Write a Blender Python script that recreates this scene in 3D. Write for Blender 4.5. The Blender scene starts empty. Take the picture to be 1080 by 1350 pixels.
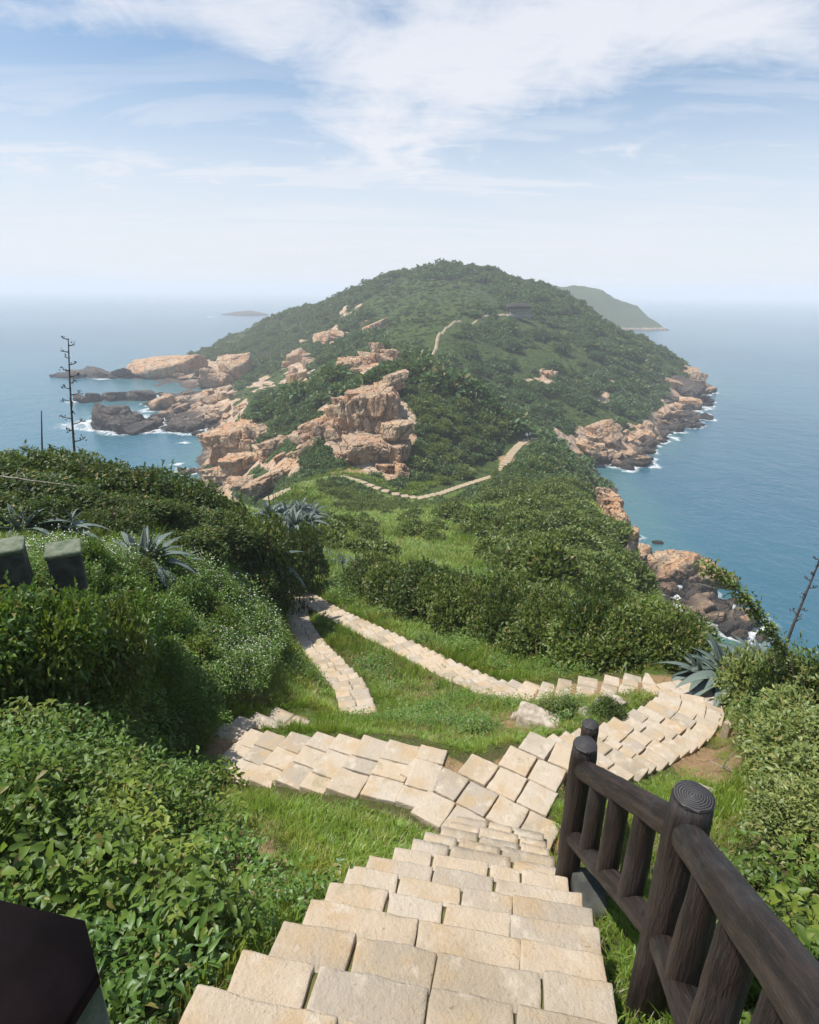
import bpy, math
import numpy as np
from mathutils import Vector, Matrix, Euler

# ------------------------------------------------------------------ camera, sky, sun, exposure
SC = bpy.context.scene
COL = SC.collection
FPX, PITCH, ROLL = 780.0, math.radians(20.5), math.radians(0.6)
SEA = -42.0

cam_d = bpy.data.cameras.new('camera')
cam = bpy.data.objects.new('camera', cam_d); COL.objects.link(cam)
cam_d.sensor_fit = 'HORIZONTAL'; cam_d.sensor_width = 36.0
cam_d.lens = FPX / 1080.0 * 36.0
cam_d.clip_start = 0.05; cam_d.clip_end = 80000.0
cam.matrix_world = Matrix.Rotation(math.pi / 2 - PITCH, 4, 'X') @ Matrix.Rotation(ROLL, 4, 'Z')
SC.camera = cam

SUN_EL = math.radians(64)
SUN_DIR = Vector((-0.98, -0.05, 0)).normalized()          # horizontal direction towards the sun
TOSUN = Vector((SUN_DIR.x * math.cos(SUN_EL), SUN_DIR.y * math.cos(SUN_EL), math.sin(SUN_EL)))
sun_d = bpy.data.lights.new('sun', 'SUN'); sun_d.energy = 5.0; sun_d.angle = math.radians(0.6)
sun_d.color = (1.0, 0.95, 0.87)
sun = bpy.data.objects.new('sun', sun_d); COL.objects.link(sun)
sun.rotation_euler = TOSUN.to_track_quat('Z', 'Y').to_euler()
sun.location = (-20, 5, 20)

world = bpy.data.worlds.new('World'); SC.world = world; world.use_nodes = True
def build_world():
    nt = world.node_tree; nt.nodes.clear()
    N = lambda t: nt.nodes.new(t)
    L = nt.links.new
    out = N('ShaderNodeOutputWorld'); bg = N('ShaderNodeBackground'); L(bg.outputs[0], out.inputs[0])
    sky = N('ShaderNodeTexSky'); sky.sky_type = 'NISHITA'; sky.sun_disc = False
    sky.sun_elevation = SUN_EL; sky.sun_rotation = math.atan2(SUN_DIR.x, SUN_DIR.y)
    sky.air_density = 1.0; sky.dust_density = 0.6; sky.ozone_density = 2.0
    bg.inputs['Strength'].default_value = 0.108
    tc = N('ShaderNodeTexCoord')
    sep = N('ShaderNodeSeparateXYZ'); L(tc.outputs['Generated'], sep.inputs[0])
    def M(op, a, b=None, c=None, clamp=False):
        m = N('ShaderNodeMath'); m.operation = op; m.use_clamp = clamp
        for i, v in enumerate((a, b, c)):
            if v is None: continue
            if isinstance(v, (int, float)): m.inputs[i].default_value = v
            else: L(v, m.inputs[i])
        return m.outputs[0]
    zc = M('MAXIMUM', sep.outputs[2], 0.0)
    zz = M('ADD', zc, 0.10)
    u = M('DIVIDE', sep.outputs[0], zz); v = M('DIVIDE', sep.outputs[1], zz)
    cmb = N('ShaderNodeCombineXYZ'); L(u, cmb.inputs[0]); L(v, cmb.inputs[1])
    def noise(scale, detail, rough, dist, off, sx=1.0, sy=1.0):
        mp = N('ShaderNodeMapping'); mp.inputs['Location'].default_value = off
        mp.inputs['Rotation'].default_value = (0, 0, math.radians(-18))
        mp.inputs['Scale'].default_value = (sx, sy, 1); L(cmb.outputs[0], mp.inputs[0])
        n = N('ShaderNodeTexNoise'); n.inputs['Scale'].default_value = scale
        n.inputs['Detail'].default_value = detail; n.inputs['Roughness'].default_value = rough
        n.inputs['Distortion'].default_value = dist; L(mp.outputs[0], n.inputs[0])
        return n.outputs['Fac']
    big = noise(0.9, 3, 0.5, 0.3, (3.1, 1.7, 0), 1.0, 0.8)
    fine = noise(2.6, 9, 0.62, 0.5, (0.4, 5.2, 0), 1.0, 0.75)
    wisp = noise(7.0, 6, 0.65, 0.8, (9.4, 2.2, 0), 0.55, 1.3)
    # the broad bank of cloud that stands over the headland, and the clear gaps beside it (direction plane coordinates)
    def blob(cu, cv, ru, rv, amp, rot=0.0):
        cr, sr = math.cos(rot), math.sin(rot)
        du = M('SUBTRACT', u, cu); dv = M('SUBTRACT', v, cv)
        a = M('ADD', M('MULTIPLY', du, cr / ru), M('MULTIPLY', dv, sr / ru))
        b = M('ADD', M('MULTIPLY', du, -sr / rv), M('MULTIPLY', dv, cr / rv))
        r2 = M('ADD', M('MULTIPLY', a, a), M('MULTIPLY', b, b))
        return M('MULTIPLY', M('POWER', 2.718, M('MULTIPLY', r2, -1.0)), amp)
    s = M('ADD', M('MULTIPLY', big, 0.45), M('MULTIPLY', fine, 0.80))
    s = M('ADD', s, M('MULTIPLY', wisp, 0.34)); s = M('SUBTRACT', s, 0.0)
    for args in BLOBS: s = M('ADD', s, blob(*args))
    mr = N('ShaderNodeMapRange'); mr.interpolation_type = 'SMOOTHSTEP'
    mr.inputs['From Min'].default_value = 0.66; mr.inputs['From Max'].default_value = 1.24
    L(s, mr.inputs[0])
    cov = mr.outputs[0]
    # pale veil low down, where one looks through the greatest length of air and thin cloud
    veil = N('ShaderNodeMapRange'); veil.interpolation_type = 'SMOOTHSTEP'
    veil.inputs['From Min'].default_value = 0.04; veil.inputs['From Max'].default_value = 0.33
    veil.inputs['To Min'].default_value = 0.82; veil.inputs['To Max'].default_value = 0.06
    L(zc, veil.inputs[0])
    # thin streaks in layers low over the sea
    st = noise(1.5, 8, 0.62, 0.6, (2.4, 7.7, 0), 0.45, 1.25)
    stf = N('ShaderNodeMapRange'); stf.interpolation_type = 'SMOOTHSTEP'; stf.inputs['From Min'].default_value = 0.38; stf.inputs['From Max'].default_value = 0.60; L(st, stf.inputs[0])
    lowz = N('ShaderNodeMapRange'); lowz.inputs['From Min'].default_value = 0.34; lowz.inputs['From Max'].default_value = 0.16; L(zc, lowz.inputs[0])
    cov = M('MAXIMUM', cov, M('MULTIPLY', M('MULTIPLY', stf.outputs[0], lowz.outputs[0]), 0.8))
    fac = M('MAXIMUM', M('MULTIPLY', cov, 0.93), veil.outputs[0])
    fac = M('ADD', fac, M('MULTIPLY', M('MULTIPLY', cov, veil.outputs[0]), 0.25), clamp=True)
    tint = N('ShaderNodeMix'); tint.data_type = 'RGBA'; tint.blend_type = 'MULTIPLY'; tint.inputs['Factor'].default_value = 1.0
    L(sky.outputs[0], tint.inputs['A']); tint.inputs['B'].default_value = (0.89, 1.0, 1.02, 1)
    mix = N('ShaderNodeMix'); mix.data_type = 'RGBA'; L(fac, mix.inputs['Factor'])
    L(tint.outputs['Result'], mix.inputs['A'])
    mix.inputs['B'].default_value = CLOUD
    L(mix.outputs['Result'], bg.inputs['Color'])
CLOUD = (6.05, 6.25, 6.75, 1)
BLOBS = [(0.25, 2.35, 0.75, 0.50, 0.34, 0.0), (1.0, 2.12, 0.55, 0.28, 0.30, 0.0), (-0.10, 3.2, 0.45, 0.8, 0.30, 0.0), (-0.85, 2.10, 0.40, 0.14, 0.22, 0.0), (-0.45, 2.15, 0.2, 0.2, 0.20, 0.0),
         (-0.62, 2.60, 0.26, 0.16, -0.20, 0.0), (-1.2, 2.55, 0.45, 0.25, -0.12, 0.0), (1.25, 2.70, 0.40, 0.28, -0.22, 0.0), (-0.07, 2.17, 0.16, 0.09, -0.15, 0.0), (0.8, 3.4, 0.5, 0.3, 0.18, 0.0), (-1.7, 3.6, 0.8, 0.5, 0.2, 0.0)]
build_world()

SC.view_settings.view_transform = 'Standard'; SC.view_settings.look = 'None'
SC.view_settings.exposure = 0.38; SC.view_settings.gamma = 1.0; SC.view_settings.use_curve_mapping = False
SC.cycles.use_denoising = True
SC.cycles.max_bounces = 5; SC.cycles.diffuse_bounces = 2; SC.cycles.glossy_bounces = 2
SC.cycles.transmission_bounces = 3; SC.cycles.volume_bounces = 2; SC.cycles.transparent_max_bounces = 8
SC.cycles.sample_clamp_indirect = 6.0
SC.cycles.use_adaptive_sampling = True; SC.cycles.adaptive_threshold = 0.02

# ------------------------------------------------------------------ small maths
def ray(px, py):
    u = (px - 540) / FPX; v = (675 - py) / FPX
    c, s = math.cos(ROLL), math.sin(ROLL)
    u, v = u * c - v * s, u * s + v * c
    return np.array([u, math.cos(PITCH) + v * math.sin(PITCH), -math.sin(PITCH) + v * math.cos(PITCH)])
def P(px, py, Z): return ray(px, py) * Z
def onz(px, py, z):
    r = ray(px, py); return r * (z / r[2])
def pix(x, y, z):
    Z = y * math.cos(PITCH) - z * math.sin(PITCH)
    v = y * math.sin(PITCH) + z * math.cos(PITCH)
    Zs = np.where(np.abs(Z) < 1e-3, 1e-3, Z)
    u = x / Zs; v = v / Zs
    c, s = math.cos(ROLL), math.sin(ROLL)
    u, v = u * c + v * s, -u * s + v * c
    return 540 + u * FPX, 675 - v * FPX, Z

def hash3(i, j, k, seed):
    h = (i * 374761393 + j * 668265263 + k * 2147483647 + seed * 974711) & 0xffffffff
    h = ((h ^ (h >> 13)) * 1274126177) & 0xffffffff
    h = ((h ^ (h >> 16)) * 2246822519) & 0xffffffff
    return ((h ^ (h >> 15)) & 0xffffff) / float(0xffffff)
def vnoise(x, y, z=None, seed=0):
    x = np.asarray(x, float); y = np.asarray(y, float)
    z = np.zeros_like(x) if z is None else np.asarray(z, float)
    xi, yi, zi = np.floor(x).astype(np.int64), np.floor(y).astype(np.int64), np.floor(z).astype(np.int64)
    fx, fy, fz = x - xi, y - yi, z - zi
    fx, fy, fz = [f * f * (3 - 2 * f) for f in (fx, fy, fz)]
    r = 0.0
    for a in (0, 1):
        for b in (0, 1):
            for c in ((0, 1) if np.any(fz) else (0,)):
                w = (fx if a else 1 - fx) * (fy if b else 1 - fy) * (fz if c else 1 - fz)
                r = r + w * hash3(xi + a, yi + b, zi + c, seed)
    return r * 2 - 1
def fbm(x, y, z=None, oct=4, seed=0, gain=0.5):
    r = 0.0; a = 1.0; f = 1.0; n = 0.0
    for o in range(oct):
        r = r + a * vnoise(x * f, y * f, None if z is None else z * f, seed + o * 17)
        n += a; a *= gain; f *= 2.03
    return r / n
def sstep(a, b, x):
    t = np.clip((x - a) / (b - a), 0, 1); return t * t * (3 - 2 * t)
def in_poly(px, py, poly):
    r = np.zeros(px.shape, bool); n = len(poly)
    for i in range(n):
        x0, y0 = poly[i]; x1, y1 = poly[(i + 1) % n]
        if y0 == y1: continue
        c = ((y0 > py) != (y1 > py)) & (px < (x1 - x0) * (py - y0) / (y1 - y0) + x0)
        r ^= c
    return r
def np_mesh(name, V, Fq=None, Ft=None, smooth=False, mats=None, midx=None):
    V = np.ascontiguousarray(V, np.float32)
    m = bpy.data.meshes.new(name)
    nq = 0 if Fq is None else len(Fq); ntr = 0 if Ft is None else len(Ft)
    loops = []
    if nq: loops.append(np.asarray(Fq, np.int32).ravel())
    if ntr: loops.append(np.asarray(Ft, np.int32).ravel())
    loops = np.concatenate(loops)
    starts = np.concatenate([np.arange(nq) * 4, nq * 4 + np.arange(ntr) * 3]).astype(np.int32)
    m.vertices.add(len(V)); m.vertices.foreach_set('co', V.ravel())
    m.loops.add(len(loops)); m.loops.foreach_set('vertex_index', loops)
    m.polygons.add(nq + ntr); m.polygons.foreach_set('loop_start', starts)
    if midx is not None: m.polygons.foreach_set('material_index', np.asarray(midx, np.int32))
    if smooth: m.polygons.foreach_set('use_smooth', np.ones(nq + ntr, bool))
    for mm in (mats or []): m.materials.append(mm)
    m.update(calc_edges=True); m.validate()
    return m
def link(name, mesh, parent=None, loc=None, rot=None, scale=None, **props):
    o = bpy.data.objects.new(name, mesh); COL.objects.link(o)
    if parent is not None: o.parent = parent
    if loc is not None: o.location = [float(v) for v in loc]
    if rot is not None: o.rotation_euler = [float(v) for v in rot]
    if scale is not None: o.scale = [float(v) for v in (scale if hasattr(scale, '__len__') else (scale,) * 3)]
    for k, v in props.items(): o[k] = v
    return o
def tube(pts, radii, nseg=8, caps=True):
    """swept round tube -> verts, quads, tris"""
    pts = np.asarray(pts, float); n = len(pts)
    radii = np.broadcast_to(np.asarray(radii, float), (n,))
    V = []; up = np.array([0.13, 0.29, 0.95])
    for i in range(n):
        t = pts[min(i + 1, n - 1)] - pts[max(i - 1, 0)]; t = t / (np.linalg.norm(t) + 1e-9)
        a = np.cross(up, t)
        if np.linalg.norm(a) < 1e-3: a = np.cross(np.array([1., 0, 0]), t)
        a /= np.linalg.norm(a); b = np.cross(t, a)
        th = np.arange(nseg) / nseg * 2 * np.pi
        V.append(pts[i] + radii[i] * (np.cos(th)[:, None] * a + np.sin(th)[:, None] * b))
    V = np.concatenate(V); F = []
    for i in range(n - 1):
        for k in range(nseg):
            k2 = (k + 1) % nseg
            F.append((i * nseg + k, i * nseg + k2, (i + 1) * nseg + k2, (i + 1) * nseg + k))
    T = []
    if caps:
        c0 = len(V); V = np.vstack([V, pts[0], pts[-1]])
        for k in range(nseg):
            k2 = (k + 1) % nseg
            T.append((c0, k2, k)); T.append((c0 + 1, (n - 1) * nseg + k, (n - 1) * nseg + k2))
    return V, np.array(F), np.array(T).reshape(-1, 3)
def merge(parts):
    """parts: (V, quads, tris, mat) -> V,Fq,Ft,midx"""
    V = []; Q = []; T = []; mq = []; mt = []; o = 0
    for v, q, t, mi in parts:
        V.append(v)
        if q is not None and len(q): Q.append(np.asarray(q) + o); mq += [mi] * len(q)
        if t is not None and len(t): T.append(np.asarray(t) + o); mt += [mi] * len(t)
        o += len(v)
    return (np.vstack(V), np.vstack(Q) if Q else None, np.vstack(T) if T else None, mq + mt)

# ------------------------------------------------------------------ materials
class Mat:
    def __init__(s, name):
        s.m = bpy.data.materials.new(name); s.m.use_nodes = True
        s.nt = s.m.node_tree; s.nt.nodes.clear()
        s.out = s.n('ShaderNodeOutputMaterial')
    def n(s, t, **kw):
        x = s.nt.nodes.new(t)
        for k, v in kw.items(): setattr(x, k, v)
        return x
    def l(s, a, b): s.nt.links.new(a, b)
    def put(s, sock, v):
        if isinstance(v, bpy.types.NodeSocket): s.l(v, sock)
        elif isinstance(v, tuple) and len(v) == 3 and sock.type == 'RGBA': sock.default_value = (*v, 1)
        else: sock.default_value = v
    def math(s, op, a, b=0.0, clamp=False):
        m = s.n('ShaderNodeMath', operation=op); m.use_clamp = clamp
        s.put(m.inputs[0], a); s.put(m.inputs[1], b); return m.outputs[0]
    def mix(s, f, a, b, blend='MIX'):
        m = s.n('ShaderNodeMix', data_type='RGBA', blend_type=blend)
        s.put(m.inputs['Factor'], f); s.put(m.inputs['A'], a); s.put(m.inputs['B'], b); return m.outputs['Result']
    def ramp(s, f, a, b, lo=0.0, hi=1.0):
        m = s.n('ShaderNodeMapRange'); s.put(m.inputs[0], f)
        m.inputs[1].default_value = a; m.inputs[2].default_value = b; m.inputs[3].default_value = lo; m.inputs[4].default_value = hi
        m.interpolation_type = 'SMOOTHSTEP'; return m.outputs[0]
    def noise(s, vec, scale, detail=4, rough=0.55, dist=0.0, col=False):
        t = s.n('ShaderNodeTexNoise'); s.put(t.inputs['Vector'], vec)
        t.inputs['Scale'].default_value = scale; t.inputs['Detail'].default_value = detail
        t.inputs['Roughness'].default_value = rough; t.inputs['Distortion'].default_value = dist
        return t.outputs['Color' if col else 'Fac']
    def voro(s, vec, scale, feature='F1', rnd=1.0):
        t = s.n('ShaderNodeTexVoronoi', feature=feature); s.put(t.inputs['Vector'], vec)
        t.inputs['Scale'].default_value = scale; t.inputs['Randomness'].default_value = rnd; return t
    def pos(s): return s.n('ShaderNodeNewGeometry').outputs['Position']
    def objc(s): return s.n('ShaderNodeTexCoord').outputs['Object']
    def rnd(s): return s.n('ShaderNodeObjectInfo').outputs['Random']
    def attr(s, name, kind='GEOMETRY'):
        a = s.n('ShaderNodeAttribute', attribute_name=name); return a
    def bump(s, h, strength=0.3, dist=0.02):
        b = s.n('ShaderNodeBump'); b.inputs['Strength'].default_value = strength; b.inputs['Distance'].default_value = dist
        s.l(h, b.inputs['Height']); return b.outputs[0]
    def principled(s, color, rough=0.8, normal=None, spec=0.3, **kw):
        p = s.n('ShaderNodeBsdfPrincipled'); s.put(p.inputs['Base Color'], color); s.put(p.inputs['Roughness'], rough)
        p.inputs['Specular IOR Level'].default_value = spec
        if normal is not None: s.l(normal, p.inputs['Normal'])
        for k, v in kw.items(): s.put(p.inputs[k], v)
        s.l(p.outputs[0], s.out.inputs[0]); return p
    def mapped(s, vec, scale):
        m = s.n('ShaderNodeMapping'); s.l(vec, m.inputs[0]); m.inputs['Scale'].default_value = scale; return m.outputs[0]

def leaf_mat(name, c1, c2, c3=None, trans=0.35, gloss=0.06, rough=0.45, back=None):
    """foliage: per-plant and per-patch hue changes, light passing through the blade"""
    M = Mat(name); r = M.rnd()
    pos = M.pos()
    nz = M.noise(pos, 1.3, 3)
    isl = M.n('ShaderNodeNewGeometry').outputs['Random Per Island']
    col = M.mix(M.math('ADD', M.math('MULTIPLY', isl, 0.7), M.math('MULTIPLY', r, 0.3)), c1, c2)
    if c3 is not None: col = M.mix(M.ramp(nz, 0.5, 0.68), col, c3)
    col = M.mix(M.ramp(M.noise(pos, 0.35, 2), 0.35, 0.7, 0.0, 0.35), col, tuple(x * 0.5 for x in c1))
    col = M.mix(M.ramp(M.math('FRACT', M.math('MULTIPLY', isl, 13.7)), 0.93, 0.95, 0, 0.75), col, (0.26, 0.20, 0.07))
    col = M.mix(M.ramp(M.math('FRACT', M.math('MULTIPLY', isl, 29.3)), 0.60, 1.0, 0, 0.45), col, tuple(v * .55 for v in c1))
    d = M.n('ShaderNodeBsdfDiffuse'); M.put(d.inputs[0], col)
    t = M.n('ShaderNodeBsdfTranslucent'); M.put(t.inputs[0], M.mix(0.5, col, (0.22, 0.30, 0.02)))
    g = M.n('ShaderNodeBsdfGlossy'); g.inputs['Roughness'].default_value = rough; M.put(g.inputs[0], (0.8, 0.85, 0.9))
    m1 = M.n('ShaderNodeMixShader'); m1.inputs[0].default_value = trans; M.l(d.outputs[0], m1.inputs[1]); M.l(t.outputs[0], m1.inputs[2])
    m2 = M.n('ShaderNodeMixShader'); m2.inputs[0].default_value = gloss; M.l(m1.outputs[0], m2.inputs[1]); M.l(g.outputs[0], m2.inputs[2])
    M.l(m2.outputs[0], M.out.inputs[0]); return M.m

def mat_stone():
    M = Mat('pale_granite_paving'); p = M.pos(); r = M.rnd()
    col = M.mix(r, (0.47, 0.38, 0.28), (0.46, 0.40, 0.325))
    r2 = M.math('FRACT', M.math('MULTIPLY', r, 7.31)); col = M.mix(M.ramp(r2, 0.55, 1.0, 0, 0.8), col, (0.33, 0.285, 0.23))
    col = M.mix(M.ramp(M.noise(p, 0.9, 4), 0.48, 0.70, 0, 0.7), col, (0.27, 0.22, 0.15))
    col = M.mix(M.ramp(M.noise(p, 2.2, 5, 0.65), 0.58, 0.70, 0, 0.5), col, (0.19, 0.18, 0.085))
    col = M.mix(M.ramp(M.noise(p, 3.0, 4), 0.46, 0.70, 0, 0.75), col, (0.43, 0.31, 0.18))      # iron-yellow patches
    col = M.mix(M.ramp(M.noise(p, 7.0, 5), 0.52, 0.72, 0, 0.8), col, (0.52, 0.45, 0.36))
    sp = M.voro(p, 170.0).outputs['Distance']
    col = M.mix(M.ramp(sp, 0.0, 0.28, 0.75, 0.0), col, (0.24, 0.20, 0.16))               # dark grains
    col = M.mix(M.ramp(M.noise(p, 60.0, 4, 0.7), 0.60, 0.72, 0, 0.55), col, (0.20, 0.16, 0.11))
    col = M.mix(M.ramp(M.noise(p, 24.0, 6, 0.72), 0.64, 0.70, 0, 0.7), col, (0.13, 0.105, 0.075))  # lichen spots
    h = M.math('ADD', M.noise(p, 45.0, 6, 0.7), M.math('MULTIPLY', M.noise(p, 9.0, 4), 1.5))
    M.principled(col, 0.9, M.bump(h, 0.9, 0.016), spec=0.15); return M.m

def mat_far_stone():
    M = Mat('pale_path_stone'); p = M.pos()
    col = M.mix(M.noise(p, 0.8, 4), (0.40, 0.32, 0.22), (0.30, 0.24, 0.16)); M.principled(col, 0.9, spec=0.15); return M.m

def mat_rock(name='granite', warm=(0.56, 0.315, 0.17), pale=(0.58, 0.425, 0.28), grey=(0.31, 0.24, 0.19), crack=1.0):
    M = Mat(name); p = M.pos(); r = M.rnd()
    col = M.mix(M.ramp(M.noise(p, 0.22, 4), 0.35, 0.65), warm, pale)
    col = M.mix(M.ramp(M.noise(M.mapped(p, (1, 1, 0.25)), 0.5, 5, 0.6), 0.48, 0.68, 0, 0.8), col, grey)
    col = M.mix(M.ramp(r, 0.0, 1.0, 0.0, 0.35), col, grey)
    col = M.mix(M.ramp(M.noise(p, 1.6, 5, 0.65), 0.55, 0.75, 0, 0.6), col, (0.56, 0.46, 0.36))
    wp = M.mix(1.0, p, M.noise(p, 0.45, 4, col=True), 'ADD'); wp = M.mix(1.0, wp, M.noise(p, 0.16, 2, col=True), 'ADD')
    v = M.voro(M.mapped(wp, (1, 1, 0.5)), 0.42, 'DISTANCE_TO_EDGE'); v2 = M.voro(M.mapped(wp, (1.2, 1.2, 0.8)), 1.1, 'DISTANCE_TO_EDGE')
    cr = M.math('MULTIPLY', M.ramp(v.outputs['Distance'], 0.0, 0.05, crack, 0.0), M.ramp(M.noise(p, 0.3, 3), 0.40, 0.60))
    cr2 = M.math('MULTIPLY', M.ramp(v2.outputs['Distance'], 0.0, 0.07, crack, 0.0), M.ramp(M.noise(p, 0.5, 3), 0.48, 0.66))
    cr = M.math('MAXIMUM', cr, M.math('MULTIPLY', cr2, 0.7))
    col = M.mix(M.math('MULTIPLY', cr, 0.6), col, (0.09, 0.06, 0.045))
    col = M.mix(M.ramp(M.noise(p, 3.5, 6, 0.7), 0.54, 0.70, 0, 0.6), col, (0.17, 0.13, 0.10))
    
    # tide-wet black band just above the sea
    z = M.n('ShaderNodeSeparateXYZ'); M.l(p, z.inputs[0])
    zz = M.math('ADD', z.outputs[2], M.math('MULTIPLY', M.noise(p, 0.25, 4), -3.6))
    col = M.mix(M.ramp(zz, SEA - 1.2, SEA + 1.2, 0.9, 0.0), col, (0.035, 0.033, 0.032))
    h = M.math('ADD', M.math('MULTIPLY', M.noise(p, 0.9, 8, 0.65), 1.0), M.math('MULTIPLY', cr, -0.45))
    h = M.math('ADD', h, M.math('MULTIPLY', M.noise(M.mapped(p, (1, 1, .45)), 0.45, 5, 0.6), 1.6))
    M.principled(col, 0.92, M.bump(h, 1.0, 1.1), spec=0.2); return M.m

def mat_ground():
    M = Mat('hillside_soil_and_turf'); p = M.pos()
    a = M.attr('rock').outputs['Fac']; d = M.attr('dirt').outputs['Fac']; n = M.attr('near').outputs['Fac']
    g1 = M.mix(M.noise(p, 0.12, 5), (0.05, 0.08, 0.02), (0.08, 0.105, 0.03))
    g1 = M.mix(M.ramp(M.noise(p, 0.9, 5, 0.65), 0.35, 0.7), g1, (0.016, 0.032, 0.010))
    g2 = M.mix(M.noise(p, 9.0, 5), (0.065, 0.085, 0.024), (0.11, 0.09, 0.045))
    g2 = M.mix(M.ramp(M.noise(p, 1.2, 4), 0.45, 0.6), g2, (0.08, 0.12, 0.028))
    col = M.mix(n, g1, g2)
    soil = M.mix(M.noise(p, 3.0, 6, 0.65), (0.36, 0.24, 0.13), (0.24, 0.16, 0.085))
    soil = M.mix(M.ramp(M.noise(p, 40.0, 3), 0.55, 0.7, 0, 0.5), soil, (0.45, 0.36, 0.26))
    col = M.mix(M.ramp(M.math('ADD', d, M.math('MULTIPLY', M.math('SUBTRACT', M.noise(p, 2.5, 5), 0.5), 0.5)), 0.35, 0.65), col, soil)
    rk = M.mix(M.ramp(M.noise(p, 0.22, 4), 0.35, 0.65), (0.44, 0.29, 0.19), (0.46, 0.36, 0.27))
    rk = M.mix(M.ramp(M.noise(p, 0.6, 5, 0.65), 0.5, 0.7), rk, (0.20, 0.16, 0.13))
    z = M.n('ShaderNodeSeparateXYZ'); M.l(p, z.inputs[0])
    zz = M.math('ADD', z.outputs[2], M.math('MULTIPLY', M.noise(p, 0.25, 4), -3.5))
    rk = M.mix(M.ramp(zz, SEA - 1.2, SEA + 1.2, 0.9, 0.0), rk, (0.035, 0.033, 0.032))
    wp = M.mix(1.0, p, M.noise(p, 0.45, 4, col=True), 'ADD')
    vv = M.voro(M.mapped(wp, (1, 1, 0.5)), 0.5, 'DISTANCE_TO_EDGE'); cr = M.math('MULTIPLY', M.ramp(vv.outputs['Distance'], 0.0, 0.07, 1.0, 0.0), M.ramp(M.noise(p, 0.3, 3), 0.36, 0.56))
    rk = M.mix(M.math('MULTIPLY', cr, 0.7), rk, (0.08, 0.06, 0.045))
    nr = M.math('MULTIPLY', M.math('SUBTRACT', M.noise(p, 0.16, 6, 0.65), 0.5), 1.3)
    col = M.mix(M.ramp(M.math('ADD', a, nr), 0.40, 0.60), col, rk)
    h = M.math('ADD', M.noise(p, 1.2, 8, 0.7), M.math('MULTIPLY', cr, M.math('MULTIPLY', a, -0.6)))
    M.principled(col, 0.95, M.bump(h, 0.8, 0.5), spec=0.1); return M.m

def mat_sea():
    M = Mat('sea_water'); p = M.pos()
    ps = M.mapped(p, (0.8, 0.65, 1.0))
    h = M.math('ADD', M.math('MULTIPLY', M.noise(ps, 0.9, 4, 0.6, 0.3), 0.30), M.math('MULTIPLY', M.noise(ps, 0.16, 4, 0.55, 0.2), 0.8))
    col = M.mix(M.ramp(M.noise(M.mapped(p, (1, 0.3, 1)), 0.006, 4), 0.35, 0.65), (0.022, 0.086, 0.132), (0.036, 0.120, 0.164))
    sh = M.attr('shore').outputs['Fac']
    col = M.mix(M.ramp(sh, 0.0, 1.0, 0.0, 0.55), col, (0.06, 0.15, 0.15))
    M.principled(col, 0.22, M.bump(h, 0.6, 1.0), spec=0.5, IOR=1.333); return M.m

def mat_log():
    M = Mat('dark_brown_log'); o = M.objc(); r = M.rnd()
    g = M.noise(M.mapped(o, (26, 26, 2.2)), 1.0, 6, 0.65, 0.4)
    g2 = M.noise(M.mapped(o, (70, 70, 7)), 1.0, 4, 0.6)
    col = M.mix(M.ramp(g, 0.35, 0.68), (0.008, 0.0055, 0.005), (0.036, 0.024, 0.019))
    col = M.mix(M.ramp(g2, 0.55, 0.75, 0, 0.6), col, (0.075, 0.052, 0.040))
    col = M.mix(M.ramp(M.noise(M.pos(), 4.0, 4), 0.5, 0.7, 0, 0.5), col, (0.045, 0.042, 0.044))
    h = M.math('ADD', g, M.math('MULTIPLY', g2, 0.5))
    M.principled(col, M.ramp(g2, 0.3, 0.7, 0.42, 0.7), M.bump(h, 1.0, 0.022), spec=0.4); return M.m

def mat_rings():
    M = Mat('log_end_rings'); o = M.objc()
    s = M.n('ShaderNodeSeparateXYZ'); M.l(o, s.inputs[0])
    rr = M.math('SQRT', M.math('ADD', M.math('MULTIPLY', s.outputs[0], s.outputs[0]), M.math('MULTIPLY', s.outputs[1], s.outputs[1])))
    rr = M.math('ADD', rr, M.math('MULTIPLY', M.noise(o, 22.0, 4), 0.022))
    w = M.math('SINE', M.math('MULTIPLY', rr, 620.0))
    col = M.mix(M.ramp(w, -0.6, 0.8), (0.018, 0.016, 0.016), (0.075, 0.07, 0.07))
    M.principled(col, 0.55, M.bump(w, 0.5, 0.004), spec=0.4); return M.m

def mat_plain(name, c1, c2, scale=6.0, rough=0.8, bumpd=0.01, spec=0.3):
    M = Mat(name); o = M.pos(); n = M.noise(o, scale, 6, 0.65)
    M.principled(M.mix(M.ramp(n, 0.35, 0.68), c1, c2), rough, M.bump(n, 0.5, bumpd), spec=spec); return M.m

def mat_foam():
    M = Mat('white_foam'); p = M.pos()
    n = M.math('ADD', M.noise(M.mapped(p, (1, .5, 1)), 0.8, 7, 0.75), M.math('MULTIPLY', M.attr('edge').outputs['Fac'], 0.55))
    a = M.ramp(n, 0.70, 1.12, 0.0, 0.7)
    d = M.n('ShaderNodeBsdfDiffuse'); M.put(d.inputs[0], (0.8, 0.83, 0.85))
    t = M.n('ShaderNodeBsdfTransparent'); m = M.n('ShaderNodeMixShader'); M.l(a, m.inputs[0])
    M.l(t.outputs[0], m.inputs[1]); M.l(d.outputs[0], m.inputs[2]); M.l(m.outputs[0], M.out.inputs[0]); return M.m

def mat_agave():
    M = Mat('blue_grey_agave_leaf'); r = M.rnd(); o = M.objc()
    col = M.mix(r, (0.060, 0.088, 0.076), (0.125, 0.16, 0.14))
    col = M.mix(M.ramp(M.noise(M.pos(), 5.0, 4), 0.5, 0.75, 0, 0.6), col, (0.17, 0.19, 0.12))
    M.principled(col, 0.55, spec=0.3); return M.m

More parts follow.
